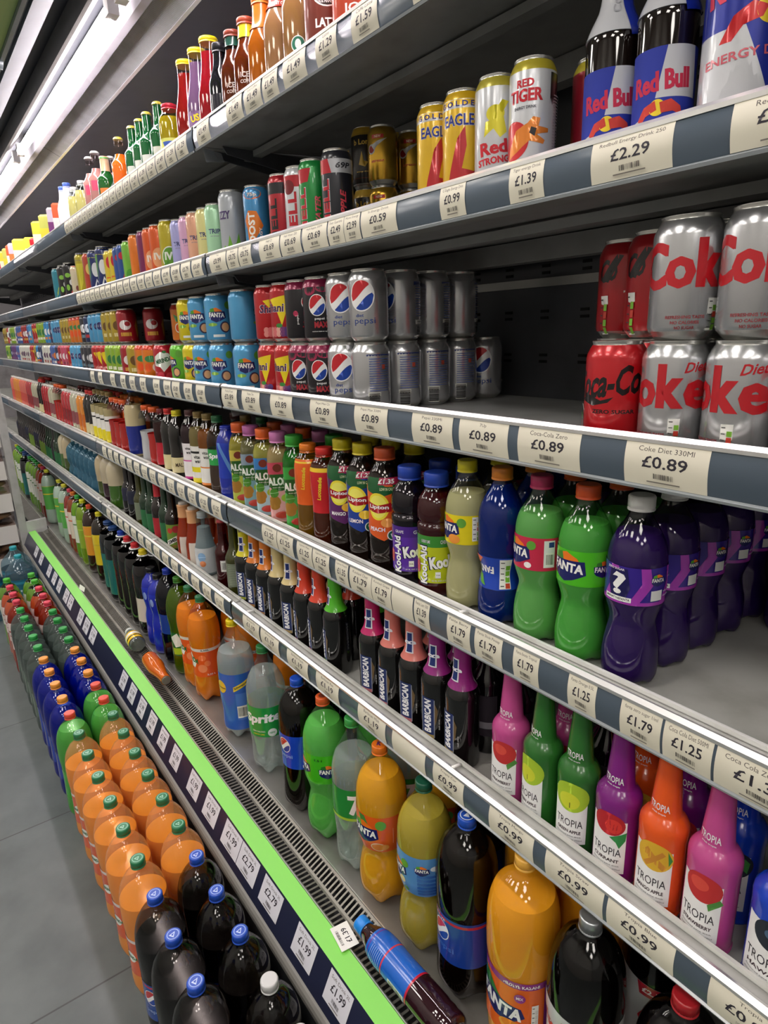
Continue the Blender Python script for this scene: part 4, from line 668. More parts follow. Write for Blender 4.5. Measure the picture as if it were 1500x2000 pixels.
bot('tpinkg', 'neck330', 'pale pink glass bottle', drink='#b88078', shell='#e8dcdc', cap='#d0d0cc', crown=True, sc=.78, rs=.95, thin=.5, label=(60, 90, '#d84a6a', -18, 18))
bot('tclear', 'jar', 'clear bottle with pale lime drink', drink='#b8b46a', shell='#e8ece8', cap='#c8ccc8')
bot('twhite', 'small', 'white bottle with blue swirl', opaque='#e0e2ec', matte=1, cap='#4c6ac0', sc=1.1, text=[('e', 0, 60, 8, 14, '#23308a')])
for k_, c_, d_, c2 in (('bxor', '#d8582c', 'orange carton with white band', '#f0e0d8'), ('bxpur', '#d8d0e0', 'white and purple carton', '#7a3a7a'), ('bxlime', '#c8cc60', 'lime green carton', '#e0d83c'), ('bxyel', '#e8d03c', 'yellow carton', '#f0ecd0'), ('bxred', '#c8182c', 'red carton', '#f0d8dc'), ('bxpink', '#e0b8c8', 'pink carton', '#e07a3c')):
    reg(k_, shape='box', w=66, r=28, h=120 if k_ != 'bxred' else 62, col=c_, c2=c2, desc=d_, name='drink_carton', cat='carton')

bot('bullglass', 'neck330', 'dark glass bottle with blue silver label', opaque='#150c0a', foil='#c4c6cc', foilz=.56, cap='#c4c6cc', crown=True, sc=.97, rs=.90, label=(4, 92, '#1c2f9c', -88, 88), foilart=[('p', [(10, 118), (44, 124), (44, 226), (-2, 226)], '#1c2f9c'), ('t', 'COMPL', 2, 160, 7, '#aeb0b8', 40, 84, .02)],
    art=[('p', [(2, 92), (30, 92), (34, 50), (-6, 50)], '#c4c6cc'), ('p', [(-40, 4), (-40, 30), (-16, 36), (-20, 4)], '#c4c6cc'), ('t', 'Red Bull', -2, 64, 17, '#c42348', 52, 4, .06), ('e', -4, 42, 7, 7, '#e8cc2c'), ('p', [(-22, 34), (-16, 44), (-6, 48), (-4, 40), (-14, 36), (-18, 30)], '#c8382c'), ('p', [(-2, 46), (8, 48), (17, 42), (19, 34), (10, 38), (0, 37)], '#c8382c'), ('t', 'ENERGY DRINK', -2, 24, 5, '#b8484a', 42)])
bot('lyvimto', 'tea500', 'dark berry squash bottle with blue label', cap='#1f86e0', capr=14.5, caph=22, opaque='#2a1018', sc=1.12, rs=.86, label=(86, 196, '#1c60c0'), bands=[(86, 90, '#b81c34'), (150, 153, '#c83a50'), (188, 191, '#5a3c98')],
    art=[('r', -30, 10, 94, 146, '#2a6ccc')] + barcode(-6, 112, 20, 40, '#e8e8ec', '#1c2030', 14, True) + [('r', -30, -14, 150, 170, '#7c9a4c')] + [('r', 4, 26, z, z + 1, '#8ab0e8') for z in range(156, 184, 4)])
bot('lyorange', 'juice', 'orange glass bottle', drink='#ee9238', shell='#f4dcc0', cap='#6c6c64', capr=14, caph=7, sc=1.05, rs=.85, label=(24, 66, '#d8d4d0', -14, 22), fill=.98)
bot('lyjar', 'small', 'yellow banded bottle', drink='#d8dcd8', shell='#e8ecec', thin=.2, sc=.85, rs=1.05, cap='#c8ccc8', label=(8, 84, '#e8be1c'), bands=[(8, 14, '#1c1a14'), (30, 38, '#1c1a14'), (46, 62, '#e8e8e0'), (76, 84, '#1c1a14')])

# ------------------------------------------------------------------ the room
def struct(name, mb): return mb.obj(name, kind='structure')
b = MB(); b.box(-9, 3, -2.6, 1.6, -.05, 0, mat('tile', '#808686')); struct('floor', b)
b = MB(); b.box(-9, 3, -2.6, 1.6, 2.95, 3.0, mat('paint', '#c8c8c4', .6)); struct('ceiling', b)
b = MB(); b.box(-9, 3, 1.5, 1.6, 0, 2.95, mat('paint', '#8a8a8c', .6)); struct('wall_back', b)
b = MB(); b.box(-9, 3, -2.6, -2.5, 0, 2.95, mat('paint', '#b8b6b0', .6)); struct('wall_front', b)
b = MB(); b.box(-9, -8.9, -2.5, 1.5, 0, 2.95, mat('paint', '#b0acb0', .6)); struct('wall_left', b)
b = MB(); b.box(2.9, 3, -2.5, 1.5, 0, 2.95, mat('paint', '#9a9a9a', .6)); struct('wall_right', b)
n = 0
for xx in (-7.2, -5.6, -4.0, -2.4, -.8, .8, 2.2):
    for yy in (-.75, -1.8):
        n += 1; t = empty('ceiling_light', (xx, yy, 2.9), label='square white ceiling light panel over the aisle, %s of the grid' % ordn(n), cat='light', group='ceiling light panels')
        a = MB(); a.box(-.3, .3, -.3, .3, 0, .05, mat('plastic', '#d8d8d8')); a.obj('frame', t)
        a = MB()
        for i in range(2):
            a.box(-.27 + .28 * i, -.01 + .28 * i, -.27, .27, -.006, -.001, mat('emit', '#fff8f0', PANEL))
        a.obj('diffuser', t)
# ------------------------------------------------------------------ refrigerated cabinet
BAYS = [(-1.423, .20), (-2.727, -1.429), (-4.03, -2.733), (-5.34, -4.04), (-6.9, -5.35)]
BW = ('right hand', 'second', 'third', 'fourth', 'far left')
dk = mat('paint', '#45474c', .32); gm = mat('paint', '#8e8f8e', .42); st_ = mat('worn', '#b4b4b0', .3); wh = mat('paint', '#c9cac8', .35)
cabn = empty('refrigerated_cabinet', (0, 0, 0), label='long refrigerated cabinet base with steel deck, green strip and slotted grille', cat='fridge')
rear = empty('slotted_panel', (0, 0, 0), label='dark slotted back panel behind all the drinks shelves', cat='fridge')
cano = empty('light_canopy', (0, 0, 0), label='grey canopy with perforated panel and tube reflectors above the top shelf', cat='canopy')
b = MB()
for (x0, x1) in BAYS:
    b.box(x0, x1, .99, 1.0, .0, 2.08, dk)
    for k in range(int((x1 - x0) / .09)):       # perforations of the back panel as dark slots
        for z in (.62, .90, 1.17, 1.26, 1.34, 1.42, 1.55, 1.66, 1.80):
            for q in (0, .012): b.box(x0 + .05 + k * .09, x0 + .068 + k * .09, .988, .9905, z + q, z + q + .005, mat('paint', '#08080a', .8))
b.obj('back_panel', rear)
b = MB(); b.box(-6.9, .2, .982, .989, 1.398, 1.413, st_); b.obj('air_duct_lip', rear)
b = MB(); b.box(-6.9, .2, .404, .985, 0.0, .20, mat('paint', '#2a2c30', .5)); b.obj('kick_panel', cabn)
b = MB(); b.box(-6.9, .2, 1.0, 1.06, 0, 2.08, dk); b.obj('rear_casing', rear)
dkz = .28
b = MB(); b.extrude([(.514, dkz), (.99, dkz), (.99, dkz - .02), (.514, dkz - .02)], -6.9, .2, mat('worn', '#9a9894', .3)); b.obj('deck_floor', cabn)
b = MB(); b.box(-6.9, .2, .985, .989, 1.75, 2.07, mat('mirror', '#8a868e')); b.obj('mirror_strip', rear)
# canopy
b = MB(); pm_ = mat('paint', '#8a8c8e', .4)
b.extrude([(.600, 2.065), (.665, 2.030), (.672, 2.045), (.602, 2.085)], -6.9, .2, mat('worn', '#b4b6b6', .4))
for i in range(32):
    y = .602 + .002 * i; z = 2.065 - .538 * (y - .600); b.extrude([(y, z - .0006), (y + .0006, z - .0009), (y + .0006, z + .001), (y, z + .001)], -6.9, .2, mat('paint', '#6a6c6e', .5))
b.obj('perforated_air_panel', cano)
for sx in (-3.02, -1.0, -5.0): b = MB(); b.extrude([(.600, 2.0642), (.665, 2.0292), (.665, 2.032), (.600, 2.067)], sx, sx + .003, mat('paint', '#3a3a3c')); b.obj('panel_seam', cano)
b = MB(); b.extrude([(.661, 2.029), (.668, 2.026), (.671, 2.034), (.664, 2.036)], -6.9, .2, mat('metal', '#d8d8d8', .3)); b.obj('panel_edge', cano)
b = MB(); b.extrude([(.668, 2.045), (.985, 2.10), (.985, 2.115), (.665, 2.085)], -6.9, .2, dk); b.obj('canopy_inner_slope', cano)
b = MB(); b.extrude([(.30, 2.09), (1.06, 2.12), (1.06, 2.5), (.30, 2.5)], -6.9, .2, mat('paint', '#2c2f36', .6)); b.obj('canopy_body', cano)
b = MB(); b.extrude([(.572, 2.040), (.588, 2.036), (.594, 2.05), (.594, 2.088), (.545, 2.088), (.545, 2.084), (.572, 2.070)], -6.9, .2, mat('paint', '#77757a', .35)); b.obj('light_reflector', cano)
b = MB(); b.extrude([(.478, 2.045), (.486, 2.043), (.520, 2.078), (.520, 2.088), (.47, 2.088)], -6.9, .2, mat('paint', '#55534f', .45)); b.obj('reflector_wing', cano)
b = MB(); b.extrude([(.375, 2.035), (.420, 2.050), (.425, 2.088), (.36, 2.088)], -6.9, .2, mat('paint', '#3c4248', .5)); b.obj('fascia_lip', cano)
for k, (xa, xb) in enumerate([(-.22, 1.0), (-1.62, -.26), (-3.03, -1.67), (-4.52, -3.12), (-5.95, -4.58), (-6.85, -6.0)]):
    if xb > .2: xb = .18
    t = empty('tube_light', (xa, .521, 2.031), label='glowing white fluorescent tube under the canopy, %s from right' % (ordn(k + 1) if k else 'first'), cat='light', group='canopy fluorescent tubes')
    a = MB(); a.tube([(.03, 0, 0), (xb - xa - .03, 0, 0)], .0135, mat('emit', '#fff4f8', TUBE), 12); a.obj('glass_tube', t)
    for q in (.0, xb - xa - .03): a = MB(); a.box(q, q + .03, -.010, .014, -.012, .028, mat('plastic', '#d8d8d8')); a.obj('lamp_holder', t)
t = empty('canopy_sign', (0, 0, 0), label='green leafy printed fascia sign hanging above the aisle at top left', cat='sign')
b = MB(); b.extrude([(.20, 2.06), (.352, 2.04), (.352, 2.05), (.20, 2.075)], -6.9, .2, mat('leaf', '#4c7a3c')); b.obj('printed_panel', t)
b = MB(); b.extrude([(.3525, 2.030), (.362, 2.030), (.362, 2.05), (.3525, 2.05)], -6.9, .2, mat('plastic', '#5c686c')); b.obj('trim_rail', t)
for xx in (-2.12,): b = MB(); b.tube([(xx, .335, 2.03), (xx, .360, 2.026)], .012, mat('plastic', '#6a7276'), 12); b.box(xx - .006, xx + .006, .345, .358, 2.02, 2.045, mat('plastic', '#6a7276')); b.obj('sign_clip', t)
# tray front: green strip, navy price holder, bumper, slotted grille
b = MB(); b.extrude([(.404, dkz - .004), (.440, dkz), (.440, dkz - .01), (.404, dkz - .014)], -4.03, .2, mat('plastic', '#86d95a', .4)); b.obj('green_strip', cabn)
b = MB(); b.box(-4.03, .2, .4405, .4425, dkz - .012, dkz + .0015, mat('metal', '#d8d8d4', .3)); b.obj('strip_trim', cabn)
b = MB(); b.extrude([(.404, dkz - .004), (.404, dkz - .012), (.374, dkz - .077), (.371, dkz - .072)], -4.03, .2, mat('plastic', '#24283f', .3)); b.obj('price_holder', cabn)
b = MB()
for xa, xb in ((-4.03, .2), (-6.9, -4.08)): b.extrude([(.375, dkz - .070)] + [(.372 - .014 * math.sin(PI * i / 8), dkz - .087 + .015 * math.cos(PI * i / 8)) for i in range(9)] + [(.40, dkz - .102), (.40, dkz - .07)], xa, xb, mat('plastic', '#807e78', .4))
b.obj('bumper', cabn)
b = MB(); b.box(-4.03, .2, .392, .402, .02, dkz - .06, mat('paint', '#3c3e40', .5)); b.obj('front_panel', cabn)
b = MB(); b.box(-6.9, -4.08, .392, .402, .02, dkz - .06, mat('paint', '#3c3e40', .5)); b.obj('front_panel', cabn)
b = MB(); gl = mat('worn', '#85827a', .45); gh = .0115
ya, yb, yc = .446, .477, .511; za, zb, zc = dkz - .012, dkz - .014, dkz + .002
nb = int((.2 + 4.02) / gh)
for rr, (y0, z0, y1, z1) in enumerate(((ya, za, yb, zb), (yb, zb, yc, zc))):
    for q0, q1 in ((0, .13), (.87, 1)):
        b.extrude([(y0 + (y1 - y0) * q0, z0 + (z1 - z0) * q0), (y0 + (y1 - y0) * q1, z0 + (z1 - z0) * q1), (y0 + (y1 - y0) * q1, z0 + (z1 - z0) * q1 - .0012), (y0 + (y1 - y0) * q0, z0 + (z1 - z0) * q0 - .0012)], -4.02, .2, gl)
    for k in range(nb):
        x = -4.02 + k * gh; b.extrude([(y0 + (y1 - y0) * .12, z0 + (z1 - z0) * .12), (y0 + (y1 - y0) * .88, z0 + (z1 - z0) * .88), (y0 + (y1 - y0) * .88, z0 + (z1 - z0) * .88 - .0012), (y0 + (y1 - y0) * .12, z0 + (z1 - z0) * .12 - .0012)], x, x + gh * .36, gl)
b.obj('air_return_grille', cabn)
b = MB(); b.box(-4.03, .2, .443, .511, dkz - .06, dkz - .055, mat('paint', '#0c0c0e', .7)); b.box(-4.03, .2, .441, .443, dkz - .06, dkz - .012, mat('paint', '#1a1a1c', .7)); b.box(-6.9, .2, .512, .514, dkz - .06, dkz - .02, mat('paint', '#1a1a1c', .7)); b.obj('grille_well', cabn)
b = MB(); b.box(-6.9, .2, .5115, .5135, dkz - .015, dkz + .004, mat('metal', '#e0dfda', .3)); b.obj('grille_edge', cabn)
# next cabinet module beyond the white divider
b = MB(); b.extrude([(.446, dkz - .012), (.477, dkz - .014), (.511, dkz + .002), (.511, dkz - .001), (.446, dkz - .016)], -6.9, -4.08, mat('worn', '#6a6862', .4)); b.extrude([(.475, dkz - .0135), (.480, dkz - .0115), (.480, dkz - .016), (.475, dkz - .016)], -6.9, -4.08, gl); b.obj('far_grille', cabn)
b = MB(); b.extrude([(.400, dkz - .03), (.400, dkz + .055), (.505, dkz + .060), (.505, dkz - .03)], -4.058, -4.036, wh); b.obj('module_divider', label='white divider plate between the two cabinet decks by the post', cat='divider')
b = MB(); b.box(-4.075, -4.035, .365, .402, 0, 2.05, mat('paint', '#b4b4b2', .4)); b.obj('upright_post', label='grey upright post at the left end of the green strip', cat='post')
# ------------------------------------------------------------------ shelves
# name, rail y, rail top z, rail bottom z, lip inner y, surface z, lip z
SHELF = [('top shelf', .580, 1.750, 1.703, .597, 1.735, 1.750), ('second shelf', .580, 1.502, 1.457, .598, 1.480, 1.502), ('third shelf', .584, 1.220, 1.168, .600, 1.195, 1.218),
         ('fourth shelf', .570, .938, .886, .592, .920, .938), ('fifth shelf', .555, .684, .634, .580, .650, .684)]
def railprof(yr, zt, zb, o=0):
    return [(yr - .0045 * math.sin(PI * i / 10) - o, zt + (zb - zt) * i / 10) for i in range(11)]
for si, (nm, yr, zt, zb, yi, zs, zl) in enumerate(SHELF):
    for bi, (x0, x1) in enumerate(BAYS):
        sh = empty('shelf', (0, 0, 0), label='grey metal %s with slim price rail, %s bay' % (nm, BW[bi]), cat='shelf', group='metal shelves of the cabinet')
        b = MB(); ms = gm if si < 3 else mat('paint', '#b4b4b0', .42)
        b.extrude([(yi, zs), (.98, zs), (.98, zs - .004), (.62, zs - .022), (yr + .006, zs - .022), (yr + .006, zs - .004)], x0, x1, ms)
        b.box(x0, x1, .70, .72, zs - .034, zs - .022, ms); b.box(x0, x1, .90, .93, zs - .045, zs - .010, ms)
        b.obj('shelf_plate', sh)
        b = MB(); b.extrude([(yi, zs - .002), (yi + .004, zs - .002), (yi + .004, zl), (yi - .002, zl + .001), (yi - .002, zl - .004), (yi, zl - .004)], x0, x1, mat('paint', '#dcdcd8', .35)); 
        b.extrude([(yr + .003, zt - .008), (yi - .001, zl - .009), (yi - .001, zl - .006), (yr + .003, zt - .005)], x0, x1, mat('paint', '#a8a8a4', .4)); b.obj('front_lip', sh)
        p = railprof(yr, zt, zb); q = [(y + .0022, z) for y, z in p[::-1]]
        b = MB(); b.extrude(p + q, x0 + .003, x1 - .003, mat('plastic', '#505c68', .22), True)
        prl = b.obj('price_rail', sh)
        b = MB(); b.extrude([(yr - .003, zt - .002), (yr + .002, zt + .002), (yr + .006, zt + .001), (yr + .004, zt - .005), (yr - .003, zt - .006)], x0 + .003, x1 - .003, mat('metal', '#e8e8e6', .28))
        b.extrude([(yr - .0035, zb + .001), (yr - .0005, zb + .003), (yr + .002, zb), (yr - .002, zb - .002)], x0 + .003, x1 - .003, mat('plastic', '#9aa0a4', .2)); b.obj('rail_trim', prl)
        for xs in (x0 + .02, x1 - .02):
            b = MB(); b.extrude([(.63, zs - .022), (.98, zs - .022), (.98, zs - .09), (.70, zs - .045), (.64, zs - .036)], xs - .002, xs + .002, mat('paint', '#4a4c52', .4)); b.obj('bracket', sh)
        if si >= 3:
            for k in range(3):
                b = MB(); xx = x0 + .08 + k * (x1 - x0 - .16) / 2; b.tube([(xx, yr + .004, zt + .001), (xx, yi - .003, zl - .002)], .0025, mat('plastic', '#e8e8e4'), 8); b.obj('rail_peg', sh)
    for bi, (x0, x1) in enumerate(BAYS[:3]):     # clear plastic end flaps at the rail joins
        b = MB(); xx = x0 + .012
        b.extrude([(yr + .01, zb + .004), (yr + .05, zb - .002), (yr + .055, zb - .018), (yr + .015, zb - .022)], xx, xx + .0015, mat('pet', '#c8ccd0', .25)); b.obj('rail_end_flap', label='clear plastic end flap under the %s rail join, %s bay' % (nm, BW[bi]), cat='rail flap', group='clear rail flaps')
# ------------------------------------------------------------------ price tags
_tg = {}
def tagmesh(si, w, price, name, blank=False):
    k = (si, round(w, 3), price, name, blank)
    if k in _tg: return _tg[k]
    nm, yr, zt, zb, yi, zs, zl = SHELF[si] if si < 5 else ('', 0, 0, -.066, 0, 0, 0)
    hh = (zt - zb) if si < 5 else .06
    W_ = w * 1000; H = (hh - .007) * 1000
    it = [('r', -W_ / 2, W_ / 2, -H, 0, '#dbd6c4' if si < 5 else '#d4d4dc')]
    if not blank:
        ph = H * .27; pw = min(W_ * .62, H * 1.05); sx = 1 if w < .06 else .9
        if name: it.append(('t', name, 0, -H * .17, H * .11, '#55504a', min(W_ * .8, len(name) * H * .085), 0, .0))
        it.append(('t', price, 0, -H * .45, ph, '#2a2630', pw if len(price) < 7 else W_ * .8, 0, .015))
        it += barcode(0, -H * .76, min(W_ * .5, 26), H * .16, None, '#3a3636', 8)
        it += [('r', -W_ * .2, W_ * .2, -H * .91, -H * .88, '#7a746c')]
    mb = MB()
    if si < 5:
        def f(s, z, off):
            t = min(max((-z / 1000 + .004) / hh, 0), 1); return (s / 1000, yr - .0045 * math.sin(PI * t) - .0006 - off / 1000 * .8, zt - .004 + z / 1000)
    else:
        dy, dz = .404 - .371, .068; L_ = math.hypot(dy, dz); uy, uz = -dy / L_, -dz / L_
        def f(s, z, off):
            d = -z / 1000 + .004; return (s / 1000, .404 + uy * d - .9 * (off / 1000 + .0006), dkz - .004 + uz * d + .4 * (off / 1000 + .0006))
    art(mb, it, f, lambda c: mat('paper', c), step=0, zstep=4 if si < 5 else 0, eps=.1, base=.1)
    _tg[k] = mb.mesh('price_tag'); return _tg[k]
TAGS = []
def ptag(si, x0, x1, price, name='', blank=False): TAGS.append((si, x0, x1, price, name, blank))
for a in [(-.295, -.215, '£1.59', 'Red Bull 473Ml'), (-.429, -.345, '£2.29', 'Redbull Energy Drink 250'), (-.536, -.487, '£1.39', 'Tiger energy Drink'), (-.650, -.606, '£0.99', 'G Eagle Energy Drin'), (-.823, -.740, '£0.59', 'In Energy Drink'), (-.868, -.827, '£2.99', 'Monst Energy'), (-.914, -.870, '£2.49', 'Sven Guarana'), (-.996, -.918, '£0.69', 'Hell Apple 250M'), (-1.074, -1.001, '£0.69', 'Hell Water 250'), (-1.158, -1.078, '£0.69', 'Hell Cl'), (-1.250, -1.194, '£0.75', 'Boost'), (-1.308, -1.254, '£0.75', 'Boost'), (-1.400, -1.313, '£0.99', 'Trip')]: ptag(1, *a)
for a in [(-.372, -.284, '£0.89', 'Coke Diet 330Ml'), (-.516, -.427, '£0.89', 'Coca-Cola Zero'), (-.620, -.532, '£0.89', '7Up'), (-.720, -.632, '£0.89', 'Pepsi 330Ml'), (-.869, -.779, '£0.89', 'Pepsi Max 330M'), (-1.013, -.925, '£0.89', 'Pepsi Max Ch'), (-1.170, -1.081, '£0.89', 'Shani'), (-1.306, -1.219, '£0.89', 'Fanta Tw'), (-1.415, -1.332, '£0.89', 'Fanta Fruit')]: ptag(2, *a)
for a, c in [(-1.572, -1.525), (-1.661, -1.610), (-1.751, -1.703), (-1.823, -1.772), (-1.937, -1.845), (-2.068, -1.975), (-2.168, -2.10), (-2.274, -2.208), (-2.411, -2.331), (-2.593, -2.496), (-2.715, -2.612)]: ptag(2, a, c, '£0.89', 'Can')
q = .57 / .55
for a in [(-.232, -.150, '£1.39', 'Coca Cola Zero 500Ml'), (-.283, -.235, '£1.25', 'Coca Cola Diet 500Ml'), (-.333, -.286, '£1.79', 'fanta zero sugar 1/ml'), (-.401, -.363, '£1.25', 'Fanta Orange 0.5L'), (-.484, -.444, '£1.79', 'Fanta Exotic Tropical'), (-.553, -.503, '£1.79', 'Fanta Shok Pineap'), (-.608, -.561, '£1.79', 'Fanta Berry'), (-.680, -.646, '£1.39', 'Fanta Lem 500'), (-.735, -.684, '', ''), (-.789, -.738, '£1.79', 'Koolaid Grape'), (-.854, -.791, '£1.79', 'Koolaid Cher'), (-.900, -.859, '£1.35', 'Lipton Peach'), (-.978, -.920, '£1.25', 'Lipton Lem'), (-1.038, -.981, '£1.25', 'Lipton Man'), (-1.120, -1.054, '£1.25', 'Lucozade'), (-1.189, -1.123, '£1.25', 'Lucozade')]: ptag(3, a[0] * q, a[1] * q, a[2], a[3], a[2] == '')
for k in range(14): ptag(3, -1.52 - .085 * k, -1.46 - .085 * k, '£1.25', 'Drink')
q = .555 / .52
for a in [(-.197, -.122, '£0.99', 'Tropia'), (-.311, -.233, '£0.99', 'Tropia Blue'), (-.398, -.316, '£0.99', 'Tropia Straw'), (-.493, -.416, '£0.99', 'Tropia Mango'), (-.607, -.541, '£0.99', 'Tropia Cur'), (-.706, -.624, '', ''), (-.802, -.724, '£1.19', 'Barbican Malt'), (-.943, -.863, '£1.19', 'Barbican Ras'), (-1.057, -.973, '£1.19', 'Barbican Peach'), (-1.177, -1.093, '£1.19', 'Barbican App'), (-1.269, -1.184, '£1.19', 'Barbican Pin')]: ptag(4, a[0] * q, a[1] * q, a[2], a[3], a[2] == '')
for k in range(14): ptag(4, -1.53 - .086 * k, -1.47 - .086 * k, '£1.19', 'Drink')
for a in [(-.70, -.63, '£1.59', 'Latte'), (-.829, -.769, '£1.59', 'Caffe Latte'), (-.923, -.867, '£1.29', 'Latte'), (-1.026, -.953, '£1.49', 'Frappuccino'), (-1.099, -1.044, '£1.49', 'Frappuccino'), (-1.17, -1.105, '£1.49', 'Iced Coffee'), (-1.25, -1.18, '£1.49', 'Iced'), (-1.40, -1.335, '£1.49', 'Juice')]: ptag(0, *a)
for si, w, st0 in ((0, .066, -1.46), (1, .062, -1.445)):
    for k in range(18): ptag(si, st0 - .0705 * k - w, st0 - .0705 * k, '£1.%d9' % (2 + k % 3) if si == 0 else '£0.%d9' % (6 + k % 4), 'Drink')
NAVYT = [(-.713, '£1.99', .07), (-.827, '£1.99', .07), (-.961, '£2.79', .078), (-1.067, '£2.79', .085), (-1.153, '£1.99', .083), (-1.271, '£1.99', .075), (-1.38, '£1.99', .07)] + [(x, '£1.99', .06) for x in (-1.516, -1.62, -1.72, -1.82, -1.92, -2.02)] + [(x, '£1.99', .075) for x in (-2.44, -2.545, -2.65, -2.84, -2.93, -3.08, -3.20, -3.33, -3.55, -3.70)]
for x, p, w in NAVYT: ptag(5, x - w / 2, x + w / 2, p, 'Soft Drink 2L')
TAGS.sort(key=lambda t: (t[0], -t[1])); cnt = {}
for si, x0, x1, price, name, blank in TAGS:
    w = round(abs(x1 - x0) / .003) * .003
    if x0 < -1.45 and si < 5: w = {0: .066, 1: .062, 2: .06, 3: .06, 4: .06}[si]
    sn = SHELF[si][0] + ' rail' if si < 5 else 'navy bottom price strip'
    cnt[si] = cnt.get(si, 0) + 1
    o = D.objects.new('price_tag', tagmesh(si, w, price, name if x0 > -1.45 or si == 5 else '', blank)); C.objects.link(o); o.location = ((x0 + x1) / 2, 0, 0)
    tag(o, ('blank paper price tag' if blank else ('cream paper price tag reading ' if si < 5 else 'white paper price tag reading ') + price) + ', %s in the %s' % ('rightmost' if cnt[si] == 1 else ordn(cnt[si]) + ' from right', sn), 'price tag', 'price tags')
# stray tags
def loose(x, y, z, rx, ry, rz, w, h, price, lab):
    mb = MB(); it = [('r', -w / 2, w / 2, -h / 2, h / 2, '#ecebe6')] + ([('t', price, 0, -h * .12, h * .3, '#26242a', w * .6, 0, .02)] + barcode(0, h * .28, w * .7, h * .2, None, '#444444', 10) if price else [])
    art(mb, it, lambda s, z_, o_: (s / 1000, z_ / 1000, o_ / 1000), lambda c: mat('paper', c), step=0); 
    o = mb.obj('price_tag', label=lab, cat='price tag'); o.location = (x, y, z); o.rotation_euler = (R(rx), R(ry), R(rz))
loose(-.775, .446, dkz + .004, 0, 0, 172, 52, 34, '£1.39', 'white loose paper tag reading £1.39 lying across the green strip edge')
loose(-2.86, .447, dkz + .012, 70, 0, 8, 60, 20, '', 'thin white curled paper tag standing on the green strip, far left')
# ------------------------------------------------------------------ shrink wrapped packs in white trays by the post
bw = ('leftmost column', 'right column')
for col in range(2):
    for tier in range(6):
        z = .03 + tier * .185; y1 = .358 - col * .20 + (-.0 if tier % 2 else .004)
        t = empty('shrink_wrapped_pack', (-4.22, y1 - .098, z), label='white tray of brown packs behind the post, %s, %s tier up' % (bw[1 - col], ordn(tier + 1)), cat='pack', group='shrink wrapped packs in white trays')
        b = MB(); b.box(-.14, .14, -.096, .096, 0, .105, mat('paper', '#d8d4d0')); b.obj('cardboard_tray', t)
        b = MB()
        for i in range(2):
            for j in range(2):
                b.lathe([(.106, .040), (.12, .044), (.155, .044), (.170, .036), (.176, .02)], mat('film', '#9a7a5c'), 14); 
                k = 14 * 5
                for m_ in range(len(b.v) - k, len(b.v)): vx, vy, vz = b.v[m_]; b.v[m_] = (vx - .06 + .13 * i, vy - .047 + .094 * j, vz)
        b.obj('brown_bundle', t)
        b = MB(); b.box(-.138, .138, -.094, .094, .106, .176, mat('pet', '#e8e0dc')); b.obj('film_wrap', t)

# ------------------------------------------------------------------ placing the drinks
Z0, Z1, Z2, Z3, Z4, Z5 = 1.735, 1.48, 1.195, .92, .65, dkz
LODX = -2.05
def row(shelf, rowname, y, z, L, jit=4):
    rnd = random.Random(shelf + rowname)
    for it in L:
        key, x = it[:2]; off = it[2] if len(it) > 2 else rnd.uniform(-jit, jit)
        a = face(x, y, 0); a = min(a, 62)
        put(key, x, y + rnd.uniform(-.002, .002), z, a + off, shelf, rowname, 1 if x < LODX else 0)
def fill(keys, x0, x1, step, seed, runs=(1, 3)):
    rnd = random.Random(seed); x = x0; out = []
    while x > x1:
        k = rnd.choice(keys)
        for _ in range(rnd.randint(*runs)):
            if x > x1: out.append((k, x, rnd.uniform(-25, 5)))
            x -= step
    return out
# top shelf
row('top shelf', 'front row', .625, Z0, [('tred', -.905, 0), ('tlatte', -.985, 0), ('tfrap2', -1.066, -6), ('tfrap', -1.13, 0), ('tcara', -1.193, 0), ('tbrown', -1.254, -8), ('ticed', -1.314, -10), ('tblack', -1.370, 0), ('tjred', -1.430), ('tjpur', -1.497, -8), ('tjred2', -1.571),
    ('tyelj', -1.69, -8), ('tgrn', -1.762, 0), ('tgrn', -1.85), ('tgrn', -1.915), ('tgrn', -1.985), ('torange', -2.124), ('tgrn2', -2.30), ('tpinkg', -2.40), ('tpinkg', -2.48), ('tclear', -2.62), ('tclear', -2.74), ('twhite', -2.85), ('twhite', -2.925), ('bxor', -3.05), ('bxpur', -3.16), ('bxlime', -3.34), ('bxyel', -3.53), ('bxred', -3.65), ('bxyel', -4.17), ('bxpink', -4.35), ('bxor', -4.44), ('bxlime', -4.6), ('bxyel', -4.75), ('bxred', -4.9)])
row('top shelf', 'second row', .69, Z0, [('tgrn', -1.88), ('tgrn', -1.95), ('tpinkg', -2.44), ('bxyel', -3.47), ('bxyel', -4.08)])
# second shelf
row('second shelf', 'front row', .64, Z1, [('bull473', -.325, 4), ('redtiger', -.5605, -6), ('redstrong', -.618, -4), ('eagle', -.675, -8), ('eagle', -.732, 2), ('apple', -.982, -2), ('water', -1.055, -10), ('hellw', -1.1105, -14), ('classic', -1.176, -8), ('boost', -1.285, -10), ('limesplash', -1.400, -10),
    ('tmint', -1.494, -8), ('tyel', -1.549, -8), ('tpeach', -1.606, -8), ('tpink', -1.667, -8), ('tlil', -1.724, -8), ('ivo', -1.81, 0), ('vio', -1.895, 0), ('vio', -1.957, 0), ('vpur', -2.016, 0), ('oran', -2.10, 0), ('lime', -2.175), ('vblue', -2.232), ('vblue', -2.288), ('vyel', -2.344), ('vyel', -2.40), ('tallblu', -2.49), ('tallblu', -2.60), ('tallred', -2.69), ('tallyel', -2.80), ('cream', -2.935), ('monst', -3.05), ('monst', -3.16), ('tallteal', -3.30)])
row('second shelf', 'back row', .71, Z1, [('tallblu', -2.58), ('tallgold', -3.28)])
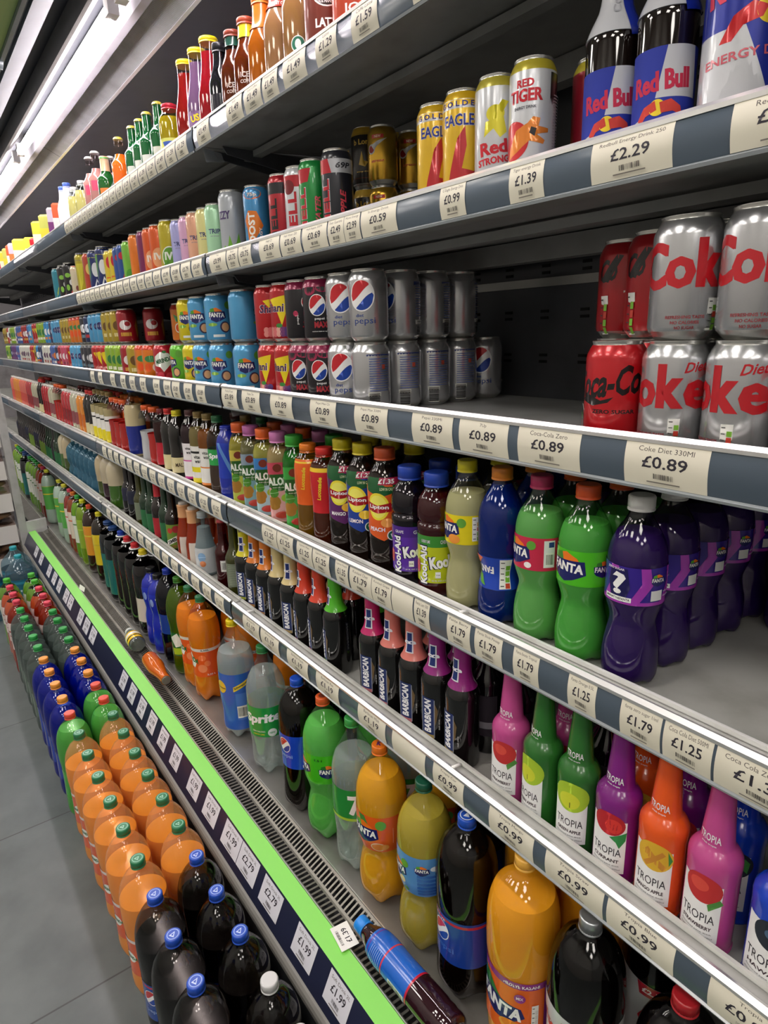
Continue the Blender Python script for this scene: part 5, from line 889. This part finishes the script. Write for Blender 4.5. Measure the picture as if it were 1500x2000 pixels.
put('redside', -.520, .700, Z1, face(-.52, .7, 0), 'second shelf', 'behind the glass pair', 0)
# red-labelled glass bottles beside the tall can
for i, x in enumerate((-.398, -.4565)):
    put('bullglass', x, .64, Z1, face(x, .64, -2 + 3 * i), 'second shelf', 'glass pair', 0)
for y in (.757, .822, .885):
    for k in (0, 1): put('gold', -1.008, y, Z1 + .0955 * k, face(-1.0, y, -12 + 14 * (y > .8)), 'second shelf', 'upper gold layer' if k else 'lower gold layer', 0)
for y in (.77, .835, .90):
    for k in (0, 1): put('blong', -1.078, y, Z1 + .1035 * k, face(-1.08, y, -8), 'second shelf', 'upper black layer' if k else 'lower black layer', 0)
# third shelf: cans two high
low = [('diet', -.226, -20), ('diet', -.294, -50), ('diet', -.3615, -30), ('zero', -.432, -2), ('pepsiback', -.909, 12), ('pepsi', -.985, -4), ('cherry', -1.062, -10), ('cherry', -1.132, -20), ('berry', -1.199, -40), ('berry', -1.267, -50), ('fblue', -1.40, -8), ('fblue', -1.545, -18), ('fblue', -1.655, -26), ('fyel', -1.735, -30), ('fgrn', -1.835, -60), ('mirr', -1.985, 0), ('miro', -2.10, -4), ('miro', -2.175, -4), ('gol', -2.27, 0), ('zing', -2.345, 0)]
row('third shelf', 'lower front row', .645, Z2, low)
upp = [('diet', -.292, 6), ('diet', -.3575, 14), ('pepsi', -.909, -6), ('pepsi', -.985, 0), ('cherry', -1.062, -6), ('cherryb', -1.132, 4), ('berry', -1.199, -34), ('berry', -1.267, 12), ('fblue', -1.40, 80), ('fblue', -1.545, -4), ('fblue', -1.655, -18), ('fyel', -1.735, -14)]
row('third shelf', 'upper front row', .645, Z2 + .1154, upp)
for k, y in enumerate((.714, .782, .850)):
    put('pepsiback' if k else 'pepsiback', -.909, y, Z2, face(-.909, y, 10), 'third shelf', 'lower silver column', 0)
    put('pepsi' if k == 0 else 'pepsiback', -.909, y, Z2 + .1154, face(-.909, y, (-42, 60, 80)[k]), 'third shelf', 'upper silver column', 0)
put('pepsi', -.909, .918, Z2, face(-.909, .918, -2), 'third shelf', 'lower silver column', 0)
for x, y in ((-.3615, .713), (-.294, .713), (-.432, .713), (-.498, .745), (-.226, .713)):
    put('zero' if x < -.4 else 'diet', x, y, Z2, face(x, y, 10), 'third shelf', 'lower second row', 0)
for x, y, o in ((-.432, .711, -4), (-.496, .748, 0)): put('zeroback', x, y, Z2 + .1154, face(x, y, o), 'third shelf', 'upper second row', 0)
for x in (-.292, -.3575): put('diet', x, .713, Z2 + .1154, 0, 'third shelf', 'upper second row', 0)
for i, (k, x) in enumerate((('mirr', -1.43), ('fblue', -1.36), ('fblue', -1.52), ('cherry', -1.10), ('berry', -1.24))): put(k, x, .72, Z2, 20, 'third shelf', 'lower second row', 0)
put('mirr', -1.95, .76, Z2 + .1154, 60, 'third shelf', 'upper second row', 0); put('miro', -1.99, .72, Z2 + .1154, 70, 'third shelf', 'upper second row', 0); put('miro', -1.99, .72, Z2, 70, 'third shelf', 'lower second row', 0); put('mirr', -1.92, .76, Z2, 60, 'third shelf', 'lower second row', 0)
put('zing', -2.26, .71, Z2 + .1154, 60, 'third shelf', 'upper second row', 1); put('zing', -2.26, .71, Z2, 60, 'third shelf', 'lower second row', 1)
FK = [f[0] for f in FARC] + ['berry', 'mirr', 'miro', 'fblue']
row('third shelf', 'lower front row', .645, Z2, fill(FK, -2.42, -5.3, .0685, 3))
row('third shelf', 'upper front row', .645, Z2 + .1154, [('zing', -2.345, 0)] + fill(FK, -2.42, -5.3, .0685, 11))
# fourth shelf: half litre bottles
S4 = [('fpur', -.379, -2), ('fgreen', -.449, -4), ('fpink', -.520, -12), ('fblueb', -.591, -14), ('fyelb', -.656, -12), ('klime', -.722, -2), ('kgrape', -.789, -4), ('lpeach', -.859, -6), ('llemon', -.927, -8), ('lmango', -.994, 0), ('luco2', -1.066, 0), ('luco', -1.130, 0), ('agreen', -1.196, 0), ('apink', -1.260, 0), ('ablue', -1.322, 0), ('agrape', -1.385, 0), ('apine', -1.448, 0), ('bluegel', -1.516, 0), ('sprs', -1.582, 0), ('vit1', -1.648, -10), ('vit2', -1.712, -10), ('vit3', -1.778, -10), ('stout', -1.895, 0), ('stoutr', -1.965, 0), ('darkred', -2.035, 0), ('sportr', -2.11, 0), ('sportw', -2.19, 0), ('milky', -2.36, 0)]
row('fourth shelf', 'front row', .615, Z3, S4)
JK = ['jpink', 'jor', 'jred', 'jwht', 'jgrn', 'jyel', 'jpink', 'jor', 'darkred', 'sportr', 'stoutr', 'vit2', 'luco', 'vit1', 'apink']
row('fourth shelf', 'front row', .615, Z3, fill(JK, -2.46, -5.3, .069, 5, (2, 4)))
row('fourth shelf', 'second row', .686, Z3, [('fpur', -.379, 10), ('fgreen', -.449, 0), ('fgreen', -.520, 0), ('fblueb', -.591, 0), ('fclear', -.656, 0), ('kgrape', -.722, 0), ('kgrape', -.789, 0), ('lmango', -.859, 0), ('llemon', -.927, 0), ('lmango', -.994, 0), ('luco', -1.066, 0), ('agreen', -1.13, 0), ('apink', -1.196, 0), ('ablue', -1.26, 0), ('apink', -1.325, 0), ('apine', -1.39, 0), ('sprs', -1.46, 0), ('vit1', -1.54, 0), ('vit3', -1.61, 0)])
row('fourth shelf', 'third row', .757, Z3, [('fpur', -.379, 6), ('fgreen', -.449, 0), ('fpur', -.520, 0), ('fblueb', -.591, 0), ('llemon', -.70, 0)])
row('fourth shelf', 'fourth row', .828, Z3, [('fpur', -.379, 0), ('fpur', -.449, 0)])
row('fourth shelf', 'fifth row', .899, Z3, [('fpur', -.379, 0), ('fpur', -.31, 0)])
row('fourth shelf', 'second row', .690, Z3, fill(JK, -2.48, -4.6, .069, 6, (2, 4)))
# fifth shelf: glass
S5 = [('thaw', -.178, 0), ('tstraw', -.250, -4), ('tmango', -.309, -2), ('tcurr', -.368, -4), ('tapple', -.428, -2), ('tapple', -.480, -28), ('tstraw', -.542, -12), ('bplum', -.650, -18), ('bplum', -.706, 0), ('bsal', -.769, 0), ('bsal', -.828, -16), ('bpink', -.890, 0), ('bgreen', -1.020, -44), ('bred', -1.082, -44), ('bred', -1.144, -44), ('bcream', -1.206, 0), ('bcream', -1.268, -44), ('borange', -1.330, -14), ('borange', -1.391, -8), ('byellow', -1.452, 0), ('olive', -1.515, 0), ('redcarb', -1.590, 0), ('clrglass', -1.745, 0), ('orglass', -1.82, 0), ('orglass', -1.90, 0), ('simba', -2.0, 0), ('greenb', -2.065, 0), ('redak', -2.14, 0), ('greenb', -2.21, 0), ('greenb', -2.28, 0), ('olive', -2.35, 0), ('mirg', -2.44, 0), ('mirg', -2.51, 0), ('wrappedg', -2.72, 0), ('wrappedp', -2.82, 0), ('wrapped', -2.91, 0)]
row('fifth shelf', 'front row', .612, Z4, S5)
row('fifth shelf', 'second row', .676, Z4, [('tcurr', -.178, 0), ('thaw', -.250, 0), ('tcurr', -.309, 0), ('tmango', -.250 - .002 if 0 else -.368, 0), ('bplain', -.428, 0), ('tstraw', -.490, 0), ('bplain', -.585, 0), ('bplain', -.650, -10), ('bplum', -.715, 0), ('bsal', -.785, 0), ('bgreen', -.965, -50), ('bred', -1.05, -44), ('bcream', -1.12, 0), ('borange', -1.19, 0), ('borange', -1.255, 0), ('bplain', -1.32, 0), ('orglass', -1.76, 0), ('orglass', -1.84, 0)])
row('fifth shelf', 'front row', .612, Z4, [('bluewater', -3.05 - .095 * k, 0) for k in range(6)] + [('wrapped', -3.63, 0), ('wrappedg', -3.72, 0)] + fill(['mirg', 'greenb', 'olive', 'simba', 'redak', 'bplain'], -3.82, -5.3, .066, 8))
row('fifth shelf', 'second row', .71, Z4, [('bluewater', -3.0 - .095 * k, 0) for k in range(5)] + [])
# bottom deck
S6 = [('ccola', -.238, -10), ('dketo', -.362, -4), ('d25fanta', -.472, -2), ('d25pepsi', -.586, -6), ('dfblue', -.690, -8), ('dforange', -.818, -6), ('d7up', -.905, 0), ('dfgreen', -1.015, -6), ('d15pepsi', -1.122, -10), ('dsprite', -1.290, -6), ('dschw', -1.475, -6), ('dmir', -1.700, -8), ('dmir', -1.800, -8), ('ddew', -1.895, 0), ('ddark', -1.99, 0)]
S6 = [(k, x, o - 8) for k, x, o in S6]
row('bottom deck', 'front row', .567, Z5, S6)
for x in (-2.075, -2.155): put('dboost', x, .560, Z5, 62, 'bottom deck', 'front row', 0)
row('bottom deck', 'front row', .567, Z5, [('cyel', -2.255), ('cred', -2.35), ('cred', -2.445), ('cblue', -2.54), ('teal', -2.635), ('teal', -2.73), ('ityel', -2.90), ('itor', -3.07), ('jl', -3.20), ('jg', -3.31), ('jo', -3.40), ('jp', -3.49), ('jc', -3.63), ('jc', -3.77), ('jc', -4.13), ('jp', -4.25), ('jo', -4.34), ('jg', -4.43)] + fill(['jl', 'jg', 'ityel', 'teal', 'cred', 'jo'], -4.53, -5.4, .09, 4))
row('bottom deck', 'second row', .672, Z5, [('dketo2', -.320, 6), ('d25fanta', -.425, 0), ('d25fanta', -.530, 0), ('ddark', -.66, 0), ('dforange', -.76, 0), ('d7up', -.87, 0), ('dfgreen', -.97, 0), ('ddark', -1.07, 0), ('ddark', -1.19, 0), ('dmir', -1.36, 0), ('dmir', -1.60, 0), ('dmir', -1.70, 0), ('cred', -1.99, 0), ('cblue', -2.25, 0), ('cyel', -2.18, 0)])
# floor rows in front of the cabinet
FR = [('fwhite', -.722), ('fpepsi', -.828), ('fpepsi', -.934), ('fpepsi', -1.040)] + [('forange', -1.147 - .107 * k) for k in range(6)] + [('fgreenf', -1.80)] + [('fbluef', -1.903 - .1 * k) for k in range(4)] + [('fclearf', -2.312 - .1 * k) for k in range(5)] + [('fpinkf', -2.815 - .1 * k) for k in range(3)] + [('flimef', -3.12)]
FB = [('fwhite', -.655), ('fwhite', -.757), ('fpepsi', -.868), ('fpepsi', -.975), ('fpepsi', -1.081)] + [('forange', -1.188 - .106 * k) for k in range(6)] + [('fgreenf', -1.823), ('fgreenf', -1.918)] + [('fbluef', -2.015 - .097 * k) for k in range(3)] + [('fclearf', -2.31 - .1 * k) for k in range(4)] + [('fpinkf', -2.715 - .1 * k) for k in range(3)] + [('flimef', -3.02), ('flimef', -3.12)]
for nm, y, L in (('outer floor row', .194, FR), ('inner floor row', .2905, FB)):
    rnd = random.Random(nm)
    for key, x in L: put(key, x, y + rnd.uniform(-.001, .001), 0, min(face(x, y), 80) - 40 + rnd.uniform(-10, 10), nm, '', 1 if x < -2.9 else 0)
for i, y in enumerate((.285, .13)): put('w5', -3.50 - .02 * i, y, 0, 60, 'floor by the white trays', '', 0)
put('w5', -3.67, .285, 0, 60, 'floor by the white trays', '', 0)
realize()
# bottles lying in the slotted grille
def lying(key, cap_p, d, name_lab):
    c = CAT[key]; o = empty(c['name'], label=name_lab, cat=c['cat'])
    assemble(key, o)
    dv = Vector(d).normalized(); o.rotation_mode = 'QUATERNION'
    o.rotation_quaternion = dv.to_track_quat('Z', 'X'); o.location = cap_p
lying('lyvimto', (-.515, .478, dkz + .030), (-1, -.03, 0.012), 'dark berry squash bottle with bright blue label lying in the slotted grille')
lying('lyorange', (-2.01, .478, dkz + .024), (1, -.02, 0.02), 'orange glass bottle with white label lying in the grille behind the banded jar')
lying('lyjar', (-2.13, .476, dkz + .024), (-1, .05, 0), 'small yellow and black banded bottle lying in the grille')
